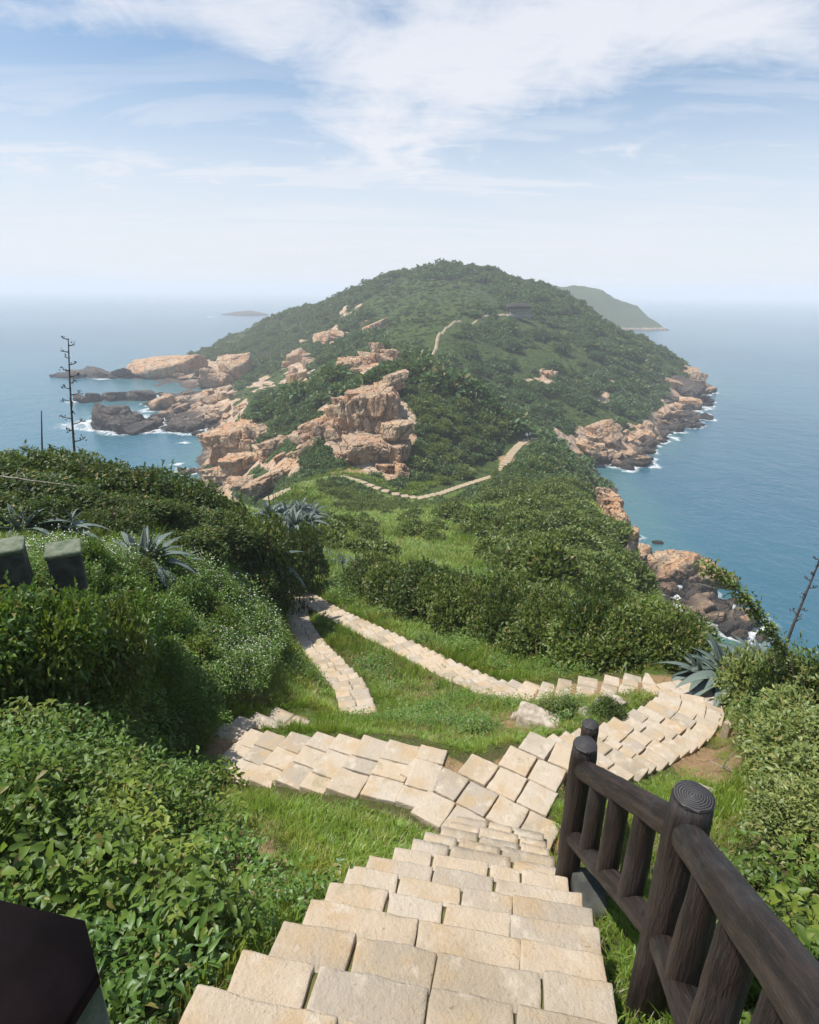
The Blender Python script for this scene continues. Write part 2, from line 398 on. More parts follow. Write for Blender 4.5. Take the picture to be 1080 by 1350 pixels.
MT = dict(
    stone=mat_stone(), farstone=mat_far_stone(), rock=mat_rock(),
    reef=mat_rock('dark_reef_granite', (0.12, 0.09, 0.075), (0.14, 0.118, 0.10), (0.06, 0.056, 0.056)),
    ground=mat_ground(), sea=mat_sea(), log=mat_log(), rings=mat_rings(), foam=mat_foam(), agave=mat_agave(),
    moss=mat_plain('moss_and_soil', (0.10, 0.075, 0.04), (0.12, 0.13, 0.03), 14, 0.95),
    bark=mat_plain('brown_bark', (0.06, 0.045, 0.03), (0.12, 0.09, 0.065), 30),
    stalk=mat_plain('dry_agave_stalk', (0.05, 0.045, 0.04), (0.11, 0.10, 0.09), 12),
    deadwood=mat_plain('bleached_dead_branch', (0.20, 0.17, 0.13), (0.33, 0.29, 0.24), 20),
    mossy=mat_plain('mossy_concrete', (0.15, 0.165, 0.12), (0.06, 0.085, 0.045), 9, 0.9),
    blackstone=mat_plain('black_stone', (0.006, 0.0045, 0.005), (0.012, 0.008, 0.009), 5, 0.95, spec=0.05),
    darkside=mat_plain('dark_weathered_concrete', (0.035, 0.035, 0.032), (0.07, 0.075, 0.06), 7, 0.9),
    hedge=leaf_mat('hedge_leaf', (0.075, 0.115, 0.023), (0.160, 0.200, 0.039), (0.104, 0.148, 0.026), 0.30, 0.025),
    darkbush=leaf_mat('dark_bush_leaf', (0.039, 0.072, 0.017), (0.089, 0.131, 0.027), None, 0.28, 0.02),
    slope=leaf_mat('slope_shrub_leaf', (0.084, 0.136, 0.026), (0.162, 0.224, 0.040), (0.197, 0.250, 0.043), 0.30, 0.03),
    far=leaf_mat('hill_scrub_leaf', (0.049, 0.109, 0.042), (0.091, 0.173, 0.056), (0.117, 0.199, 0.065), 0.25, 0.02),
    varieg=leaf_mat('variegated_leaf', (0.075, 0.130, 0.026), (0.340, 0.370, 0.110), (0.085, 0.150, 0.028), 0.32, 0.03),
    cover=leaf_mat('broad_leaf', (0.063, 0.123, 0.015), (0.181, 0.271, 0.033), (0.270, 0.329, 0.049), 0.38, 0.025, 0.5),  # tones lowered here and in weed: shade on the bank put into leaf colour
    weed=leaf_mat('weed_leaf', (0.073, 0.155, 0.022), (0.185, 0.309, 0.050), None, 0.38, 0.03),
    grass=leaf_mat('grass_blade', (0.135, 0.253, 0.025), (0.281, 0.396, 0.043), (0.336, 0.344, 0.055), 0.42, 0.03),
    drygrass=leaf_mat('dry_grass_blade', (0.230, 0.189, 0.073), (0.324, 0.284, 0.097), (0.176, 0.203, 0.049), 0.35, 0.02),
    petal=mat_plain('white_petal', (0.50, 0.50, 0.46), (0.62, 0.62, 0.58), 30),
    pavroof=mat_plain('weathered_dark_roof', (0.025, 0.025, 0.024), (0.05, 0.048, 0.042), 0.8, 0.9),
    pavstone=mat_plain('grey_pavilion_stone', (0.20, 0.19, 0.175), (0.28, 0.265, 0.24), 0.8, 0.9),
    trail=mat_plain('sandy_trail', (0.36, 0.29, 0.19), (0.25, 0.20, 0.12), 0.4, 0.95),
    skin=mat_plain('skin', (0.45, 0.28, 0.20), (0.48, 0.30, 0.22), 5), white=mat_plain('white_shirt', (0.72, 0.72, 0.72), (0.8, 0.8, 0.8), 5),
    navy=mat_plain('dark_trousers', (0.02, 0.025, 0.04), (0.03, 0.035, 0.05), 5), hair=mat_plain('black_hair', (0.01, 0.009, 0.008), (0.02, 0.017, 0.015), 5),
    island=leaf_mat('island_scrub', (0.035, 0.06, 0.025), (0.05, 0.08, 0.03), None, 0.0, 0.0),
)

# ------------------------------------------------------------------ paths (pixel + height -> world)
def densify(pts, step):
    pts = np.asarray(pts, float)
    seg = np.linalg.norm(np.diff(pts, axis=0), axis=1); s = np.concatenate([[0], np.cumsum(seg)])
    n = max(2, int(round(s[-1] / step)) + 1); t = np.linspace(0, s[-1], n)
    # smooth with a Catmull-like cubic through numpy: densify linearly, then relax
    d = np.stack([np.interp(t, s, pts[:, k]) for k in range(3)], 1)
    for _ in range(max(1, int(0.25 / step))):
        d[1:-1] = 0.25 * d[:-2] + 0.5 * d[1:-1] + 0.25 * d[2:]
    return d
pathL = [onz(*a) for a in [(578, 1026, -5.1), (540, 1018, -5.12), (470, 1006, -5.2), (400, 1000, -5.42), (345, 997, -5.62), (292, 990, -5.8)]]
pathL2 = [onz(*a) for a in [(300, 975, -5.85), (330, 962, -6.1), (372, 952, -6.45), (392, 948, -6.65)]]
pathL3 = [onz(*a) for a in [(474, 940, -7.7), (462, 905, -8.3), (440, 880, -8.8), (412, 850, -9.35), (396, 825, -9.85), (391, 808, -10.2), (398, 792, -10.5)]]
pathR = [onz(*a) for a in [(752, 1006, -5.2), (775, 1002, -5.35), (825, 985, -5.75), (880, 957, -6.05), (912, 933, -6.3), (905, 914, -6.5), (880, 904, -6.55)]]
pathR2 = [onz(*a) for a in [(880, 906, -6.55), (850, 903, -6.65), (810, 904, -6.85), (760, 908, -7.08), (710, 914, -7.35), (645, 906, -7.8), (580, 876, -8.35), (530, 851, -8.85), (470, 823, -9.5), (430, 803, -10.0), (400, 785, -10.5), (378, 773, -10.9), (362, 764, -11.3)]]
pathF = [P(*a) for a in [(352, 660, 74), (372, 651, 78), (400, 640, 84), (430, 632, 88), (452, 630, 89), (475, 636, 87), (500, 646, 85), (525, 654, 85), (552, 658, 86), (580, 652, 90), (605, 643, 95), (630, 635, 99), (655, 627, 103), (661, 622, 104.5)]]
pathF = [q + np.array([0, 0, .2]) for q in pathF]
pathS = [P(*a) for a in [(661, 622, 104.5), (667, 610, 107), (674, 598, 110.5), (684, 587, 114), (694, 580, 117), (704, 577, 119)]]
ST0 = np.array([0.057, 1.491, -2.485]); STD = np.array([0.1703, 0.9854]); SLOPE = 0.815
TREAD = 0.285; RISE = TREAD * SLOPE
def stair_pt(k):            # front edge centre of step k (k = 1 is the first whole step in view)
    s = (k - 1) * TREAD
    return np.array([ST0[0] + STD[0] * s, ST0[1] + STD[1] * s, ST0[2] - RISE * (k - 1)])
NSTEP = 12
_K = [-4, 1, 2, 3, 4, 5, 6, 7, 8, 9, 10, 11, 12]
def stair_w(k): return np.interp(k, _K, [1.5, 1.5, 1.5, 1.5, 1.5, 1.5, 1.42, 1.26, 1.17, 1.08, .98, .92, .90])
def stair_off(k): return np.interp(k, _K, [-.10, .02, .05, .08, .10, .12, .15, .19, .22, .26, .31, .34, .36])
def stair_turn(k): return np.radians(np.interp(k, _K, [0, 0, 0, 0, 0, 0, -.5, -1, -2.5, -3, -3.5, -4, -4]))
stairline = [stair_pt(-4.5), stair_pt(1), stair_pt(NSTEP - 1)]
PATHS = [(densify(pathL, .12), .52), (densify(pathL2, .12), .30), (densify(pathL3, .12), .40), (densify(pathR, .12), .55),
         (densify(pathR2, .15), .40), (densify(pathF, .5), 0.9), (densify(pathS, .4), 1.0)]
LAND = densify([onz(664, 1080, -5.1), onz(670, 1015, -5.1), onz(720, 1010, -5.1)], .12)
PATHS.append((LAND, .42))
STAIR = densify(stairline, .1); STAIR_ = STAIR.copy()
STAIR_[:, :2] += -STD * 0.14                        # middle of the tread lies behind the nosing

# ------------------------------------------------------------------ terrain height
CTRL = []
def cp(px, py, Z): CTRL.append(P(px, py, Z))
def cw(x, y, z): CTRL.append(np.array([x, y, z], float))
for a in [  # near bank beside the stairs
    (150, 1100, 3.9), (60, 1000, 4.7), (250, 1250, 2.95), (150, 900, 7.4), (40, 860, 6.9), (230, 1000, 7.5), (150, 1000, 5.9), (200, 1100, 4.4), (270, 1040, 6.6), (300, 1100, 5.2), (400, 1120, 5.0), (480, 1070, 6.2),
    (250, 860, 9.6), (200, 780, 10.6), (60, 760, 8.2), (300, 800, 13.0), (330, 880, 11.0), (380, 900, 12.2), (340, 935, 9.4), (250, 930, 8.2),
    (190, 735, 12.0), (100, 690, 13.5), (20, 690, 12.0), (200, 675, 16.0), (60, 650, 16.0), (300, 725, 16.5), (340, 790, 17.0), (-150, 640, 15), (-100, 800, 8), (-200, 1000, 4.5), (-400, 700, 12),
    # between and beside the lower paths
    (540, 940, 11.4), (600, 960, 9.8), (660, 960, 9.0), (760, 945, 9.3), (820, 935, 9.8), (450, 960, 9.6), (560, 900, 13.2), (480, 880, 14.6), (440, 840, 18.5),
    (860, 880, 11.7), (760, 885, 12.6), (650, 860, 15.0), (560, 820, 18.0), (480, 785, 21.5), (420, 755, 25.0), (400, 735, 28.0),
    (940, 900, 10.6), (960, 960, 8.6), (940, 1010, 7.4), (1000, 940, 8.0), (980, 880, 11.0), (1060, 900, 9.0), (1040, 1010, 6.0), (1060, 1100, 4.7), (1000, 1200, 3.7), (900, 1060, 6.2), (860, 1030, 6.9), (1150, 1000, 5.6), (1200, 1200, 3.3), (830, 1110, 5.0), (850, 1250, 3.35),
    # slope behind the hedge down to the far path
    (520, 745, 31), (600, 740, 34), (700, 745, 33), (780, 770, 30), (840, 800, 26), (460, 720, 36), (560, 700, 45), (660, 700, 46), (740, 705, 48), (800, 740, 44), (440, 690, 57), (500, 675, 71), (600, 670, 74), (700, 660, 68), (400, 670, 70), (360, 690, 45), (330, 690, 36),
    (760, 640, 78), (720, 610, 95), (790, 680, 64), (815, 720, 52), (690, 640, 84), (735, 595, 108), (640, 655, 84), (340, 680, 60), (300, 665, 60), (250, 650, 60), (150, 660, 45), (0, 650, 40),
    # outcrop ridge
    (520, 640, 91), (450, 615, 96), (400, 625, 95), (480, 590, 101), (440, 560, 106), (500, 515, 113), (530, 495, 117), (560, 500, 118), (600, 520, 118), (650, 548, 118), (690, 572, 118), (590, 590, 105), (560, 630, 96), (620, 610, 106), (660, 590, 112), (545, 560, 106),
    (400, 555, 128), (440, 525, 126), (360, 570, 131), (330, 600, 130), (350, 545, 140), (290, 600, 138), (340, 640, 112), (300, 640, 128), (380, 590, 112), (265, 628, 141),
    (480, 495, 130), (470, 480, 146), (510, 475, 146), (550, 480, 150),
    # saddle and hill
    (570, 478, 168), (585, 445, 195), (605, 426, 215), (640, 413, 235), (683, 416, 240), (620, 359, 330), (660, 358, 322), (570, 358, 335), (520, 367, 342), (490, 376, 352), (450, 389, 372), (400, 404, 395), (350, 419, 412), (315, 440, 425), (288, 460, 440),
    (700, 371, 310), (730, 384, 300), (762, 403, 292), (800, 426, 288), (836, 442, 285), (862, 457, 283), (887, 476, 282), (905, 490, 280),
    (650, 500, 185), (620, 480, 182), (700, 460, 212), (750, 480, 212), (720, 540, 164), (650, 530, 160), (780, 530, 182), (830, 500, 222), (860, 510, 225), (700, 500, 188), (760, 590, 149), (730, 575, 146), (800, 575, 160), (640, 440, 222), (560, 430, 225), (530, 400, 270), (580, 390, 275), (640, 385, 282), (720, 420, 250), (780, 440, 245), (600, 365, 305),
    (400, 490, 228), (350, 480, 290), (450, 450, 262), (500, 430, 250), (420, 440, 310), (370, 450, 340), (330, 490, 300), (300, 512, 255), (260, 520, 240), (350, 520, 210), (400, 520, 175), (440, 480, 190), (500, 460, 190),
    (285, 482, 310), (330, 530, 190), (210, 545, 215), (270, 540, 205)]: cp(*a)
SHORE = [(790, 618, None), (845, 612, None), (880, 575, None), (900, 550, None), (932, 525, None), (925, 505, None),
         (160, 560, None), (200, 552, None), (250, 562, None), (290, 570, None), (262, 600, None), (245, 622, None), (180, 500, None), (230, 474, None), (272, 464, None), (250, 472, None),
         (810, 640, None), (835, 690, None), (850, 740, None), (870, 800, None), (960, 830, None)]
for px, py, _ in SHORE: CTRL.append(onz(px, py, SEA - 0.6))
for px, py in [(860, 650), (900, 690), (960, 760), (1000, 830), (960, 560), (985, 500), (1000, 600), (930, 590), (1075, 700), (1070, 820), (100, 540), (60, 480), (100, 600), (200, 590), (150, 455), (230, 445), (230, 610), (110, 520), (0, 500), (0, 560), (200, 430)]:
    CTRL.append(onz(px, py, SEA - 7))
for a in [(0, -2, -1.4), (-2, -2, -0.9), (2, -2, -1.8), (-3, 0.5, -1.2), (-1.2, 0.4, -1.75), (1.4, 0.5, -2.4), (3, 0.5, -3.0), (-6, 1, -0.9), (-12, 2, -1.5), (5, 1, -4.2), (9, 2, -7), (14, 6, -11), (12, 12, -11), (16, 14, -16), (22, 20, -26),
          (-10, 22, -9), (-18, 26, -13), (-28, 30, -20), (-20, 40, -22), (-30, 55, -33), (-45, 50, -40), (-20, 70, -34), (-60, 40, -50), (-30, 90, -42), (-14, 60, -25),
          (26, 30, -34), (34, 30, -49), (34, 50, -42), (30, 62, -37), (38, 80, -43), (45, 60, -52), (30, 90, -38), (40, 105, -43), (33, 125, -36), (10, 140, -24), (25, 145, -33),
          (-70, 90, -49), (-120, 150, -50), (120, 100, -50), (150, 200, -50), (190, 330, -50), (100, 330, -20), (130, 400, -40), (0, 420, -5), (-60, 430, -12), (60, 430, -15), (0, 520, -50), (-150, 480, -45), (-200, 420, -50), (120, 480, -50),
          (-250, 250, -50), (-60, 10, -40), (-90, 0, -50), (40, 5, -40), (60, 10, -50), (-20, -6, -4), (20, -6, -14)]: cw(*a)
for d, hw in PATHS:
    for q in d[::max(1, len(d) // 9)]: CTRL.append(q + np.array([0, 0, -0.08]))
for q in STAIR[::6]: CTRL.append(q + np.array([-STD[0] * .14, -STD[1] * .14, -0.22]))
CTRL = np.array(CTRL)
def warp(x, y):
    d = np.hypot(x, y + 1.5); th = np.arctan2(x, y + 1.5)
    return np.stack([th * 1.7, np.log(d + 3.0) * 1.15], -1), d + 3.0
CW, CD = warp(CTRL[:, 0], CTRL[:, 1])
KEEP = [0]
for i in range(1, len(CW)):                        # drop near-duplicates, they make the fit unstable
    if np.min(np.hypot(*(CW[KEEP] - CW[i]).T)) > 0.018: KEEP.append(i)
CTRL, CW, CD = CTRL[KEEP], CW[KEEP], CD[KEEP]
def kern(r): return np.sqrt(r * r + 0.03 ** 2)
_A = kern(np.hypot(CW[:, None, 0] - CW[None, :, 0], CW[:, None, 1] - CW[None, :, 1]))
_A[np.arange(len(CW)), np.arange(len(CW))] -= 0.0
_n = len(CW)
_MX = np.zeros((_n + 1, _n + 1)); _MX[:_n, :_n] = _A - 0.004 * np.eye(_n); _MX[:_n, _n] = 1; _MX[_n, :_n] = 1
WGT = np.linalg.solve(_MX, np.concatenate([CTRL[:, 2] / CD, [0]]))
ALLP = np.vstack([d for d, _ in PATHS]); ALLW = np.concatenate([np.full(len(d), w) for d, w in PATHS])
def path_dist(x, y):
    """signed distance outside the paved strip, and the height of the nearest paving"""
    x = np.asarray(x, float); y = np.asarray(y, float)
    D = np.full(x.shape, 1e9); Zp = np.zeros(x.shape)
    m = (y < 135) & (y > -4) & (np.abs(x) < 40)
    idx = np.nonzero(m)[0]
    for c in range(0, len(idx), 20000):
        ii = idx[c:c + 20000]
        d = np.hypot(x[ii, None] - ALLP[None, :, 0], y[ii, None] - ALLP[None, :, 1]) - ALLW[None, :]
        k = np.argmin(d, 1); D[ii] = d[np.arange(len(ii)), k]; Zp[ii] = ALLP[k, 2]
    return D, Zp
def stair_dist(x, y):
    s = (x - ST0[0]) * STD[0] + (y - ST0[1]) * STD[1]; l = -(x - ST0[0]) * STD[1] + (y - ST0[1]) * STD[0]
    half = stair_w(s / TREAD + 1) / 2 + .01; off = stair_off(s / TREAD + 1)
    send = (NSTEP - 2.2) * TREAD
    d = np.maximum(np.abs(l + off) - half, s - send); d = np.where(s < -3.2, np.maximum(d, -3.2 - s), d)
    return d, ST0[2] - SLOPE * np.maximum(s, -3.2), s
def ground(x, y, detail=True):
    x = np.asarray(x, float).ravel(); y = np.asarray(y, float).ravel()
    z = np.empty(x.shape)
    for c in range(0, len(x), 20000):
        w, d = warp(x[c:c + 20000], y[c:c + 20000])
        r = kern(np.hypot(w[:, None, 0] - CW[None, :, 0], w[:, None, 1] - CW[None, :, 1]))
        z[c:c + 20000] = (r @ WGT[:_n] + WGT[_n]) * d
    dist = np.hypot(x, y)
    if detail:
        z = z + fbm(x * 0.9, y * 0.9, oct=4, seed=3) * 0.12 * sstep(1.5, 6, dist)
        z = z + fbm(x * 0.11, y * 0.11, oct=5, seed=9) * 1.6 * sstep(40, 110, dist)
        z = z + fbm(x * 0.035, y * 0.035, oct=3, seed=29) * 3.0 * sstep(150, 240, dist) * sstep(SEA - 2, SEA + 12, z)
    near = dist < 140
    if near.any():
        i = np.nonzero(near)[0]
        D, Zp = path_dist(x[i], y[i])
        f = np.where(dist[i] > 50, 2.2, 0.55)
        w = 1 - sstep(0.05, 1.0, D / f)
        z[i] = z[i] * (1 - w) + (Zp - np.where(dist[i] > 50, 0.12, 0.05)) * w
        D2, Zs, s = stair_dist(x[i], y[i])
        w = (1 - sstep(0.0, 0.45, D2)) * (s > -4)
        z[i] = z[i] * (1 - w) + (Zs - 0.34) * w
    return np.maximum(z, SEA - 7.5)
def gz(x, y): return float(ground([x], [y])[0])
# ------------------------------------------------------------------ region masks
DIRT = [  # pixel ellipse, depth range
    (935, 1005, 55, 45, 5.5, 9.5, 1.0), (960, 965, 40, 30, 6, 11, .7), (700, 955, 60, 22, 8, 11, .75), (430, 905, 30, 18, 12, 16, .5), (560, 905, 50, 14, 11, 15, .45),
    (740, 1105, 40, 30, 4, 7, .6), (330, 1130, 45, 70, 3.5, 6, .75), (600, 1045, 40, 20, 5, 8, .6), (860, 905, 80, 25, 9, 13, .25),
    (515, 625, 20, 26, 80, 108, 1.0), (500, 600, 16, 14, 80, 108, .9), (470, 622, 45, 8, 80, 108, .75), (665, 608, 16, 14, 98, 118, .9), (690, 582, 14, 8, 105, 120, .7), (430, 623, 60, 7, 80, 100, .5)]
ROCKS = [
    (480, 560, 70, 55, 88, 125, 1.0), (500, 610, 40, 25, 92, 118, .8), (305, 605, 42, 40, 118, 160, 1.0), (375, 614, 40, 14, 95, 135, .7), (490, 482, 50, 18, 120, 160, .9),
    (235, 510, 60, 30, 190, 330, 1), (230, 545, 110, 30, 180, 260, 1), (230, 480, 60, 20, 240, 360, 1), (300, 490, 25, 40, 230, 340, .8), (390, 490, 22, 35, 170, 300, .7),
    (820, 588, 50, 26, 135, 200, 1), (893, 530, 24, 36, 190, 300, .8), (915, 505, 20, 25, 190, 320, .9), (760, 585, 30, 25, 130, 170, .8), (450, 440, 18, 8, 200, 330, .7), (465, 412, 18, 8, 260, 380, .6),
    (810, 690, 22, 40, 45, 80, .9), (835, 740, 20, 40, 45, 100, .8), (715, 500, 22, 14, 160, 210, .7), (800, 520, 16, 22, 170, 230, .7), (345, 505, 20, 12, 180, 260, .8)]
def blobs(lst, px, py, Z, soft=.65):
    r = np.zeros(px.shape)
    for cx, cy, rx, ry, z0, z1, a in lst:
        d = np.sqrt(((px - cx) / rx) ** 2 + ((py - cy) / ry) ** 2)
        r = np.maximum(r, a * (1 - sstep(soft, 1.1, d)) * ((Z > z0) & (Z < z1)))
    return r
def masks(x, y, z):
    px, py, Z = pix(x, y, z)
    sc_ = np.clip(900.0 / np.maximum(Z, 1), 2, 40)
    wx = px + fbm(x * .22, y * .22, oct=4, seed=61) * 26; wy = py + fbm(x * .22, y * .22, oct=4, seed=62) * 18
    rock = blobs(ROCKS, wx, wy, Z); dirt = blobs(DIRT, px + fbm(x * 1.3, y * 1.3, oct=4, seed=63) * np.where(Z < 40, 45, 10), py + fbm(x * 1.3, y * 1.3, oct=4, seed=64) * np.where(Z < 40, 30, 7), Z, .25)
    shore = 1 - sstep(SEA + 1.2, SEA + 4.2, z + fbm(x * .05, y * .05, oct=3, seed=5) * 3)
    rock = np.maximum(rock, shore * (np.hypot(x, y) > 35))
    return rock, dirt, px, py, Z

# ------------------------------------------------------------------ setting: ground, sea, trail, island, reef
def build_ground():
    na, nr = 640, 640
    th = np.linspace(math.radians(-84), math.radians(84), na)
    r = 0.35 * (560 / 0.35) ** (np.linspace(0, 1, nr) ** 0.92)
    R, T = np.meshgrid(r, th, indexing='ij')
    X = (R * np.sin(T)).ravel(); Y = (R * np.cos(T) - 2.5).ravel()
    Zg = ground(X, Y)
    rock, dirt, px, py, Zd = masks(X, Y, Zg)
    Dp, _ = path_dist(X, Y); Ds, _, _ = stair_dist(X, Y)
    dirt = np.maximum(dirt, .62 * (1 - sstep(-.16, -.02, np.minimum(Dp, Ds))) * (np.hypot(X, Y) < 60))
    # craggy relief on rocky ground
    Zg = Zg + rock * fbm(X * .18, Y * .18, oct=5, seed=41, gain=.6) * 1.7 * sstep(60, 110, np.hypot(X, Y))
    i = np.arange(nr - 1)[:, None] * na + np.arange(na - 1)[None, :]
    F = np.stack([i, i + 1, i + na + 1, i + na], -1).reshape(-1, 4)[:, ::-1]
    keep = ~((Zg[F].max(1) < SEA - 5.5))
    m = np_mesh('ground', np.stack([X, Y, Zg], 1), F[keep], smooth=True, mats=[MT['ground']])
    for nm, v in (('rock', rock), ('dirt', dirt), ('near', 1 - sstep(22, 45, np.hypot(X, Y)))):
        a = m.attributes.new(nm, 'FLOAT', 'POINT'); a.data.foreach_set('value', v.astype(np.float32))
    link('ground', m, kind='structure')
build_ground()

def build_sea():
    na, nr = 180, 120
    th = np.linspace(-math.pi, math.pi, na, endpoint=False); r = 2.0 * (15000 / 2.0) ** np.linspace(0, 1, nr)
    R, T = np.meshgrid(r, th, indexing='ij')
    X = (R * np.sin(T)).ravel(); Y = (R * np.cos(T)).ravel()
    i = np.arange(nr - 1)[:, None] * na; k = np.arange(na)[None, :]; k2 = (k + 1) % na
    F = np.stack([i + k, i + k2, i + na + k2, i + na + k], -1).reshape(-1, 4)[:, ::-1]
    g = np.full(X.shape, SEA - 8.0); ok = (np.hypot(X, Y) < 540) & (Y > -20); g[ok] = ground(X[ok], Y[ok], False)
    sh = sstep(SEA - 6.5, SEA - 0.5, g) * ok
    m = np_mesh('sea', np.stack([X, Y, np.full_like(X, SEA)], 1), F, smooth=True, mats=[MT['sea']])
    a = m.attributes.new('shore', 'FLOAT', 'POINT'); a.data.foreach_set('value', sh.astype(np.float32))
    link('sea', m, kind='structure')
build_sea()

def ribbon(name, px_pts, width, lift, mat, **props):
    """a narrow worn trail laid over the ground"""
    d = densify([P(*a) for a in px_pts], 1.0); n = len(d); V = []
    for i in range(n):
        t = d[min(i + 1, n - 1)] - d[max(0, i - 1)]; t[2] = 0; t /= np.linalg.norm(t) + 1e-9
        s = np.array([t[1], -t[0], 0]) * width * (0.8 + 0.4 * abs(vnoise([i * .3], [1.], seed=4)[0]))
        for k in (-1.0, -.5, 0, .5, 1.0):
            q = d[i] + s * k; V.append([q[0], q[1], 0.0])
    V = np.array(V); V[:, 2] = ground(V[:, 0], V[:, 1]) + lift
    V[0::5, 2] -= lift * 1.6; V[4::5, 2] -= lift * 1.6
    F = [(i * 5 + k, i * 5 + k + 1, (i + 1) * 5 + k + 1, (i + 1) * 5 + k) for i in range(n - 1) for k in range(4)]
    return link(name, np_mesh(name, V, F, smooth=True, mats=[mat]), **props)
ribbon('dirt_trail', [(566, 482, 166), (570, 468, 174), (578, 448, 193), (588, 436, 205), (605, 426, 215), (625, 419, 226), (645, 412, 234), (668, 409, 238)], .6, 0.4, MT['trail'], kind='structure')

def heap_island(name, sky, Z, depth, base, label, cat, kind=None, mat='island', seed=0, rough=3.0):
    """a far landform: skyline in pixels, real depth, falling to the sea all round"""
    pts = np.array([P(px, py, Z) for px, py in sky]); xs = np.linspace(pts[0, 0], pts[-1, 0], 90)
    top = np.interp(xs, pts[:, 0], pts[:, 2]); ys = np.linspace(-1, 1, 41); y0 = pts[:, 1].mean()
    X, Yv = np.meshgrid(xs, ys, indexing='ij')
    prof = np.maximum(0, 1 - np.abs(Yv) ** 1.6)
    Zt = SEA - 2 + (top[:, None] - SEA + 2) * prof
    Yw = y0 + Yv * depth
    Zt = Zt + fbm(X.ravel() / base, Yw.ravel() / base, oct=5, seed=seed).reshape(X.shape) * rough * prof
    i = np.arange(89)[:, None] * 41 + np.arange(40)[None, :]
    F = np.stack([i, i + 41, i + 42, i + 1], -1).reshape(-1, 4)
    m = np_mesh(name, np.stack([X.ravel(), Yw.ravel(), Zt.ravel()], 1), F, smooth=True, mats=[MT['ground'] if kind else MT['reef']])
    z = Zt.ravel(); rk = 1 - sstep(SEA + 1, SEA + 4.5, z) if kind else np.ones_like(z)
    for nm, v in (('rock', rk), ('dirt', z * 0), ('near', z * 0)):
        a = m.attributes.new(nm, 'FLOAT', 'POINT'); a.data.foreach_set('value', np.asarray(v, np.float32))
    o = link(name, m)
    if kind: o['kind'] = kind
    else: o['label'] = label; o['category'] = cat
    return o
heap_island('island', [(660, 392), (700, 378), (735, 375), (765, 377), (790, 380), (805, 389), (820, 397), (840, 407), (858, 420), (870, 431)], 760, 70, 26, None, None, kind='structure', seed=3, rough=7.0)
heap_island('reef', [(274, 421), (290, 415), (312, 411), (332, 409), (350, 413), (366, 421)], 1020, 14, 14, 'low dark reef alone in the open sea beyond the headland', 'reef', seed=8, rough=1.2)

# ------------------------------------------------------------------ paving stones
def rounded_box(nx, ny, nz, r, amp, seed, hx=.5, hy=.5, hz=.5):
    """stone block with worn edges and uneven faces (centred, half sizes hx hy hz)"""
    V = []; F = []; idx = {}
    def vid(i, j, k):
        if (i, j, k) not in idx:
            idx[(i, j, k)] = len(V); V.append(((i / nx * 2 - 1) * hx, (j / ny * 2 - 1) * hy, (k / nz * 2 - 1) * hz))
        return idx[(i, j, k)]
    for i in range(nx):
        for j in range(ny):
            F.append((vid(i, j, nz), vid(i + 1, j, nz), vid(i + 1, j + 1, nz), vid(i, j + 1, nz)))
            F.append((vid(i, j, 0), vid(i, j + 1, 0), vid(i + 1, j + 1, 0), vid(i + 1, j, 0)))
    for i in range(nx):
        for k in range(nz):
            F.append((vid(i, 0, k), vid(i + 1, 0, k), vid(i + 1, 0, k + 1), vid(i, 0, k + 1)))
            F.append((vid(i, ny, k), vid(i, ny, k + 1), vid(i + 1, ny, k + 1), vid(i + 1, ny, k)))
    for j in range(ny):
        for k in range(nz):
            F.append((vid(0, j, k), vid(0, j, k + 1), vid(0, j + 1, k + 1), vid(0, j + 1, k)))
            F.append((vid(nx, j, k), vid(nx, j + 1, k), vid(nx, j + 1, k + 1), vid(nx, j, k + 1)))
    V = np.array(V)
    # pull grid lines towards the edges so that the rounding has vertices
    for a, h in ((0, hx), (1, hy), (2, hz)):
        t = V[:, a] / h; V[:, a] = h * np.sign(t) * (1 - (1 - np.abs(t)) ** 1.7)
    h = np.array([hx, hy, hz]); q = np.clip(V, -(h - r), h - r); d = V - q; n = np.linalg.norm(d, axis=1, keepdims=True)
    V = q + np.where(n > 1e-9, d / np.maximum(n, 1e-9) * r, 0)
    g = np.stack([fbm(V[:, 0] * 5 + 7 * k, V[:, 1] * 5, V[:, 2] * 5 + .5, oct=3, seed=seed + k * 5) for k in range(3)], 1)
    f = fbm(V[:, 0] * 22, V[:, 1] * 22, V[:, 2] * 22 + .5, oct=2, seed=seed + 91)
    V = V + g * amp * np.array([1.4, 1.4, 0.8]) + (V / h) * (f * amp * 0.35)[:, None]
    return V, np.array(F)
rg = np.random.default_rng(11)
def stone_piece(name, parent, loc, rotz, sx, sy, sz, hi, seed, mat, tilt=0.012):
    n = (14, 10, 6) if hi else (5, 4, 2)
    V, F = rounded_box(*n, r=0.010 if hi else 0.009, amp=0.009 if hi else 0.008, seed=seed, hx=sx / 2, hy=sy / 2, hz=sz / 2)
    # slightly out-of-square plan
    k = rg.normal(0, 0.014, 4); V[:, 0] += V[:, 1] * k[0] + V[:, 0] * V[:, 1] / max(sx, sy) * k[1] * 2; V[:, 1] += V[:, 0] * k[2] * .6
    m = np_mesh(name, V, F, smooth=True, mats=[mat])
    return link(name, m, parent, loc, (rg.normal(0, tilt), rg.normal(0, tilt), rotz))

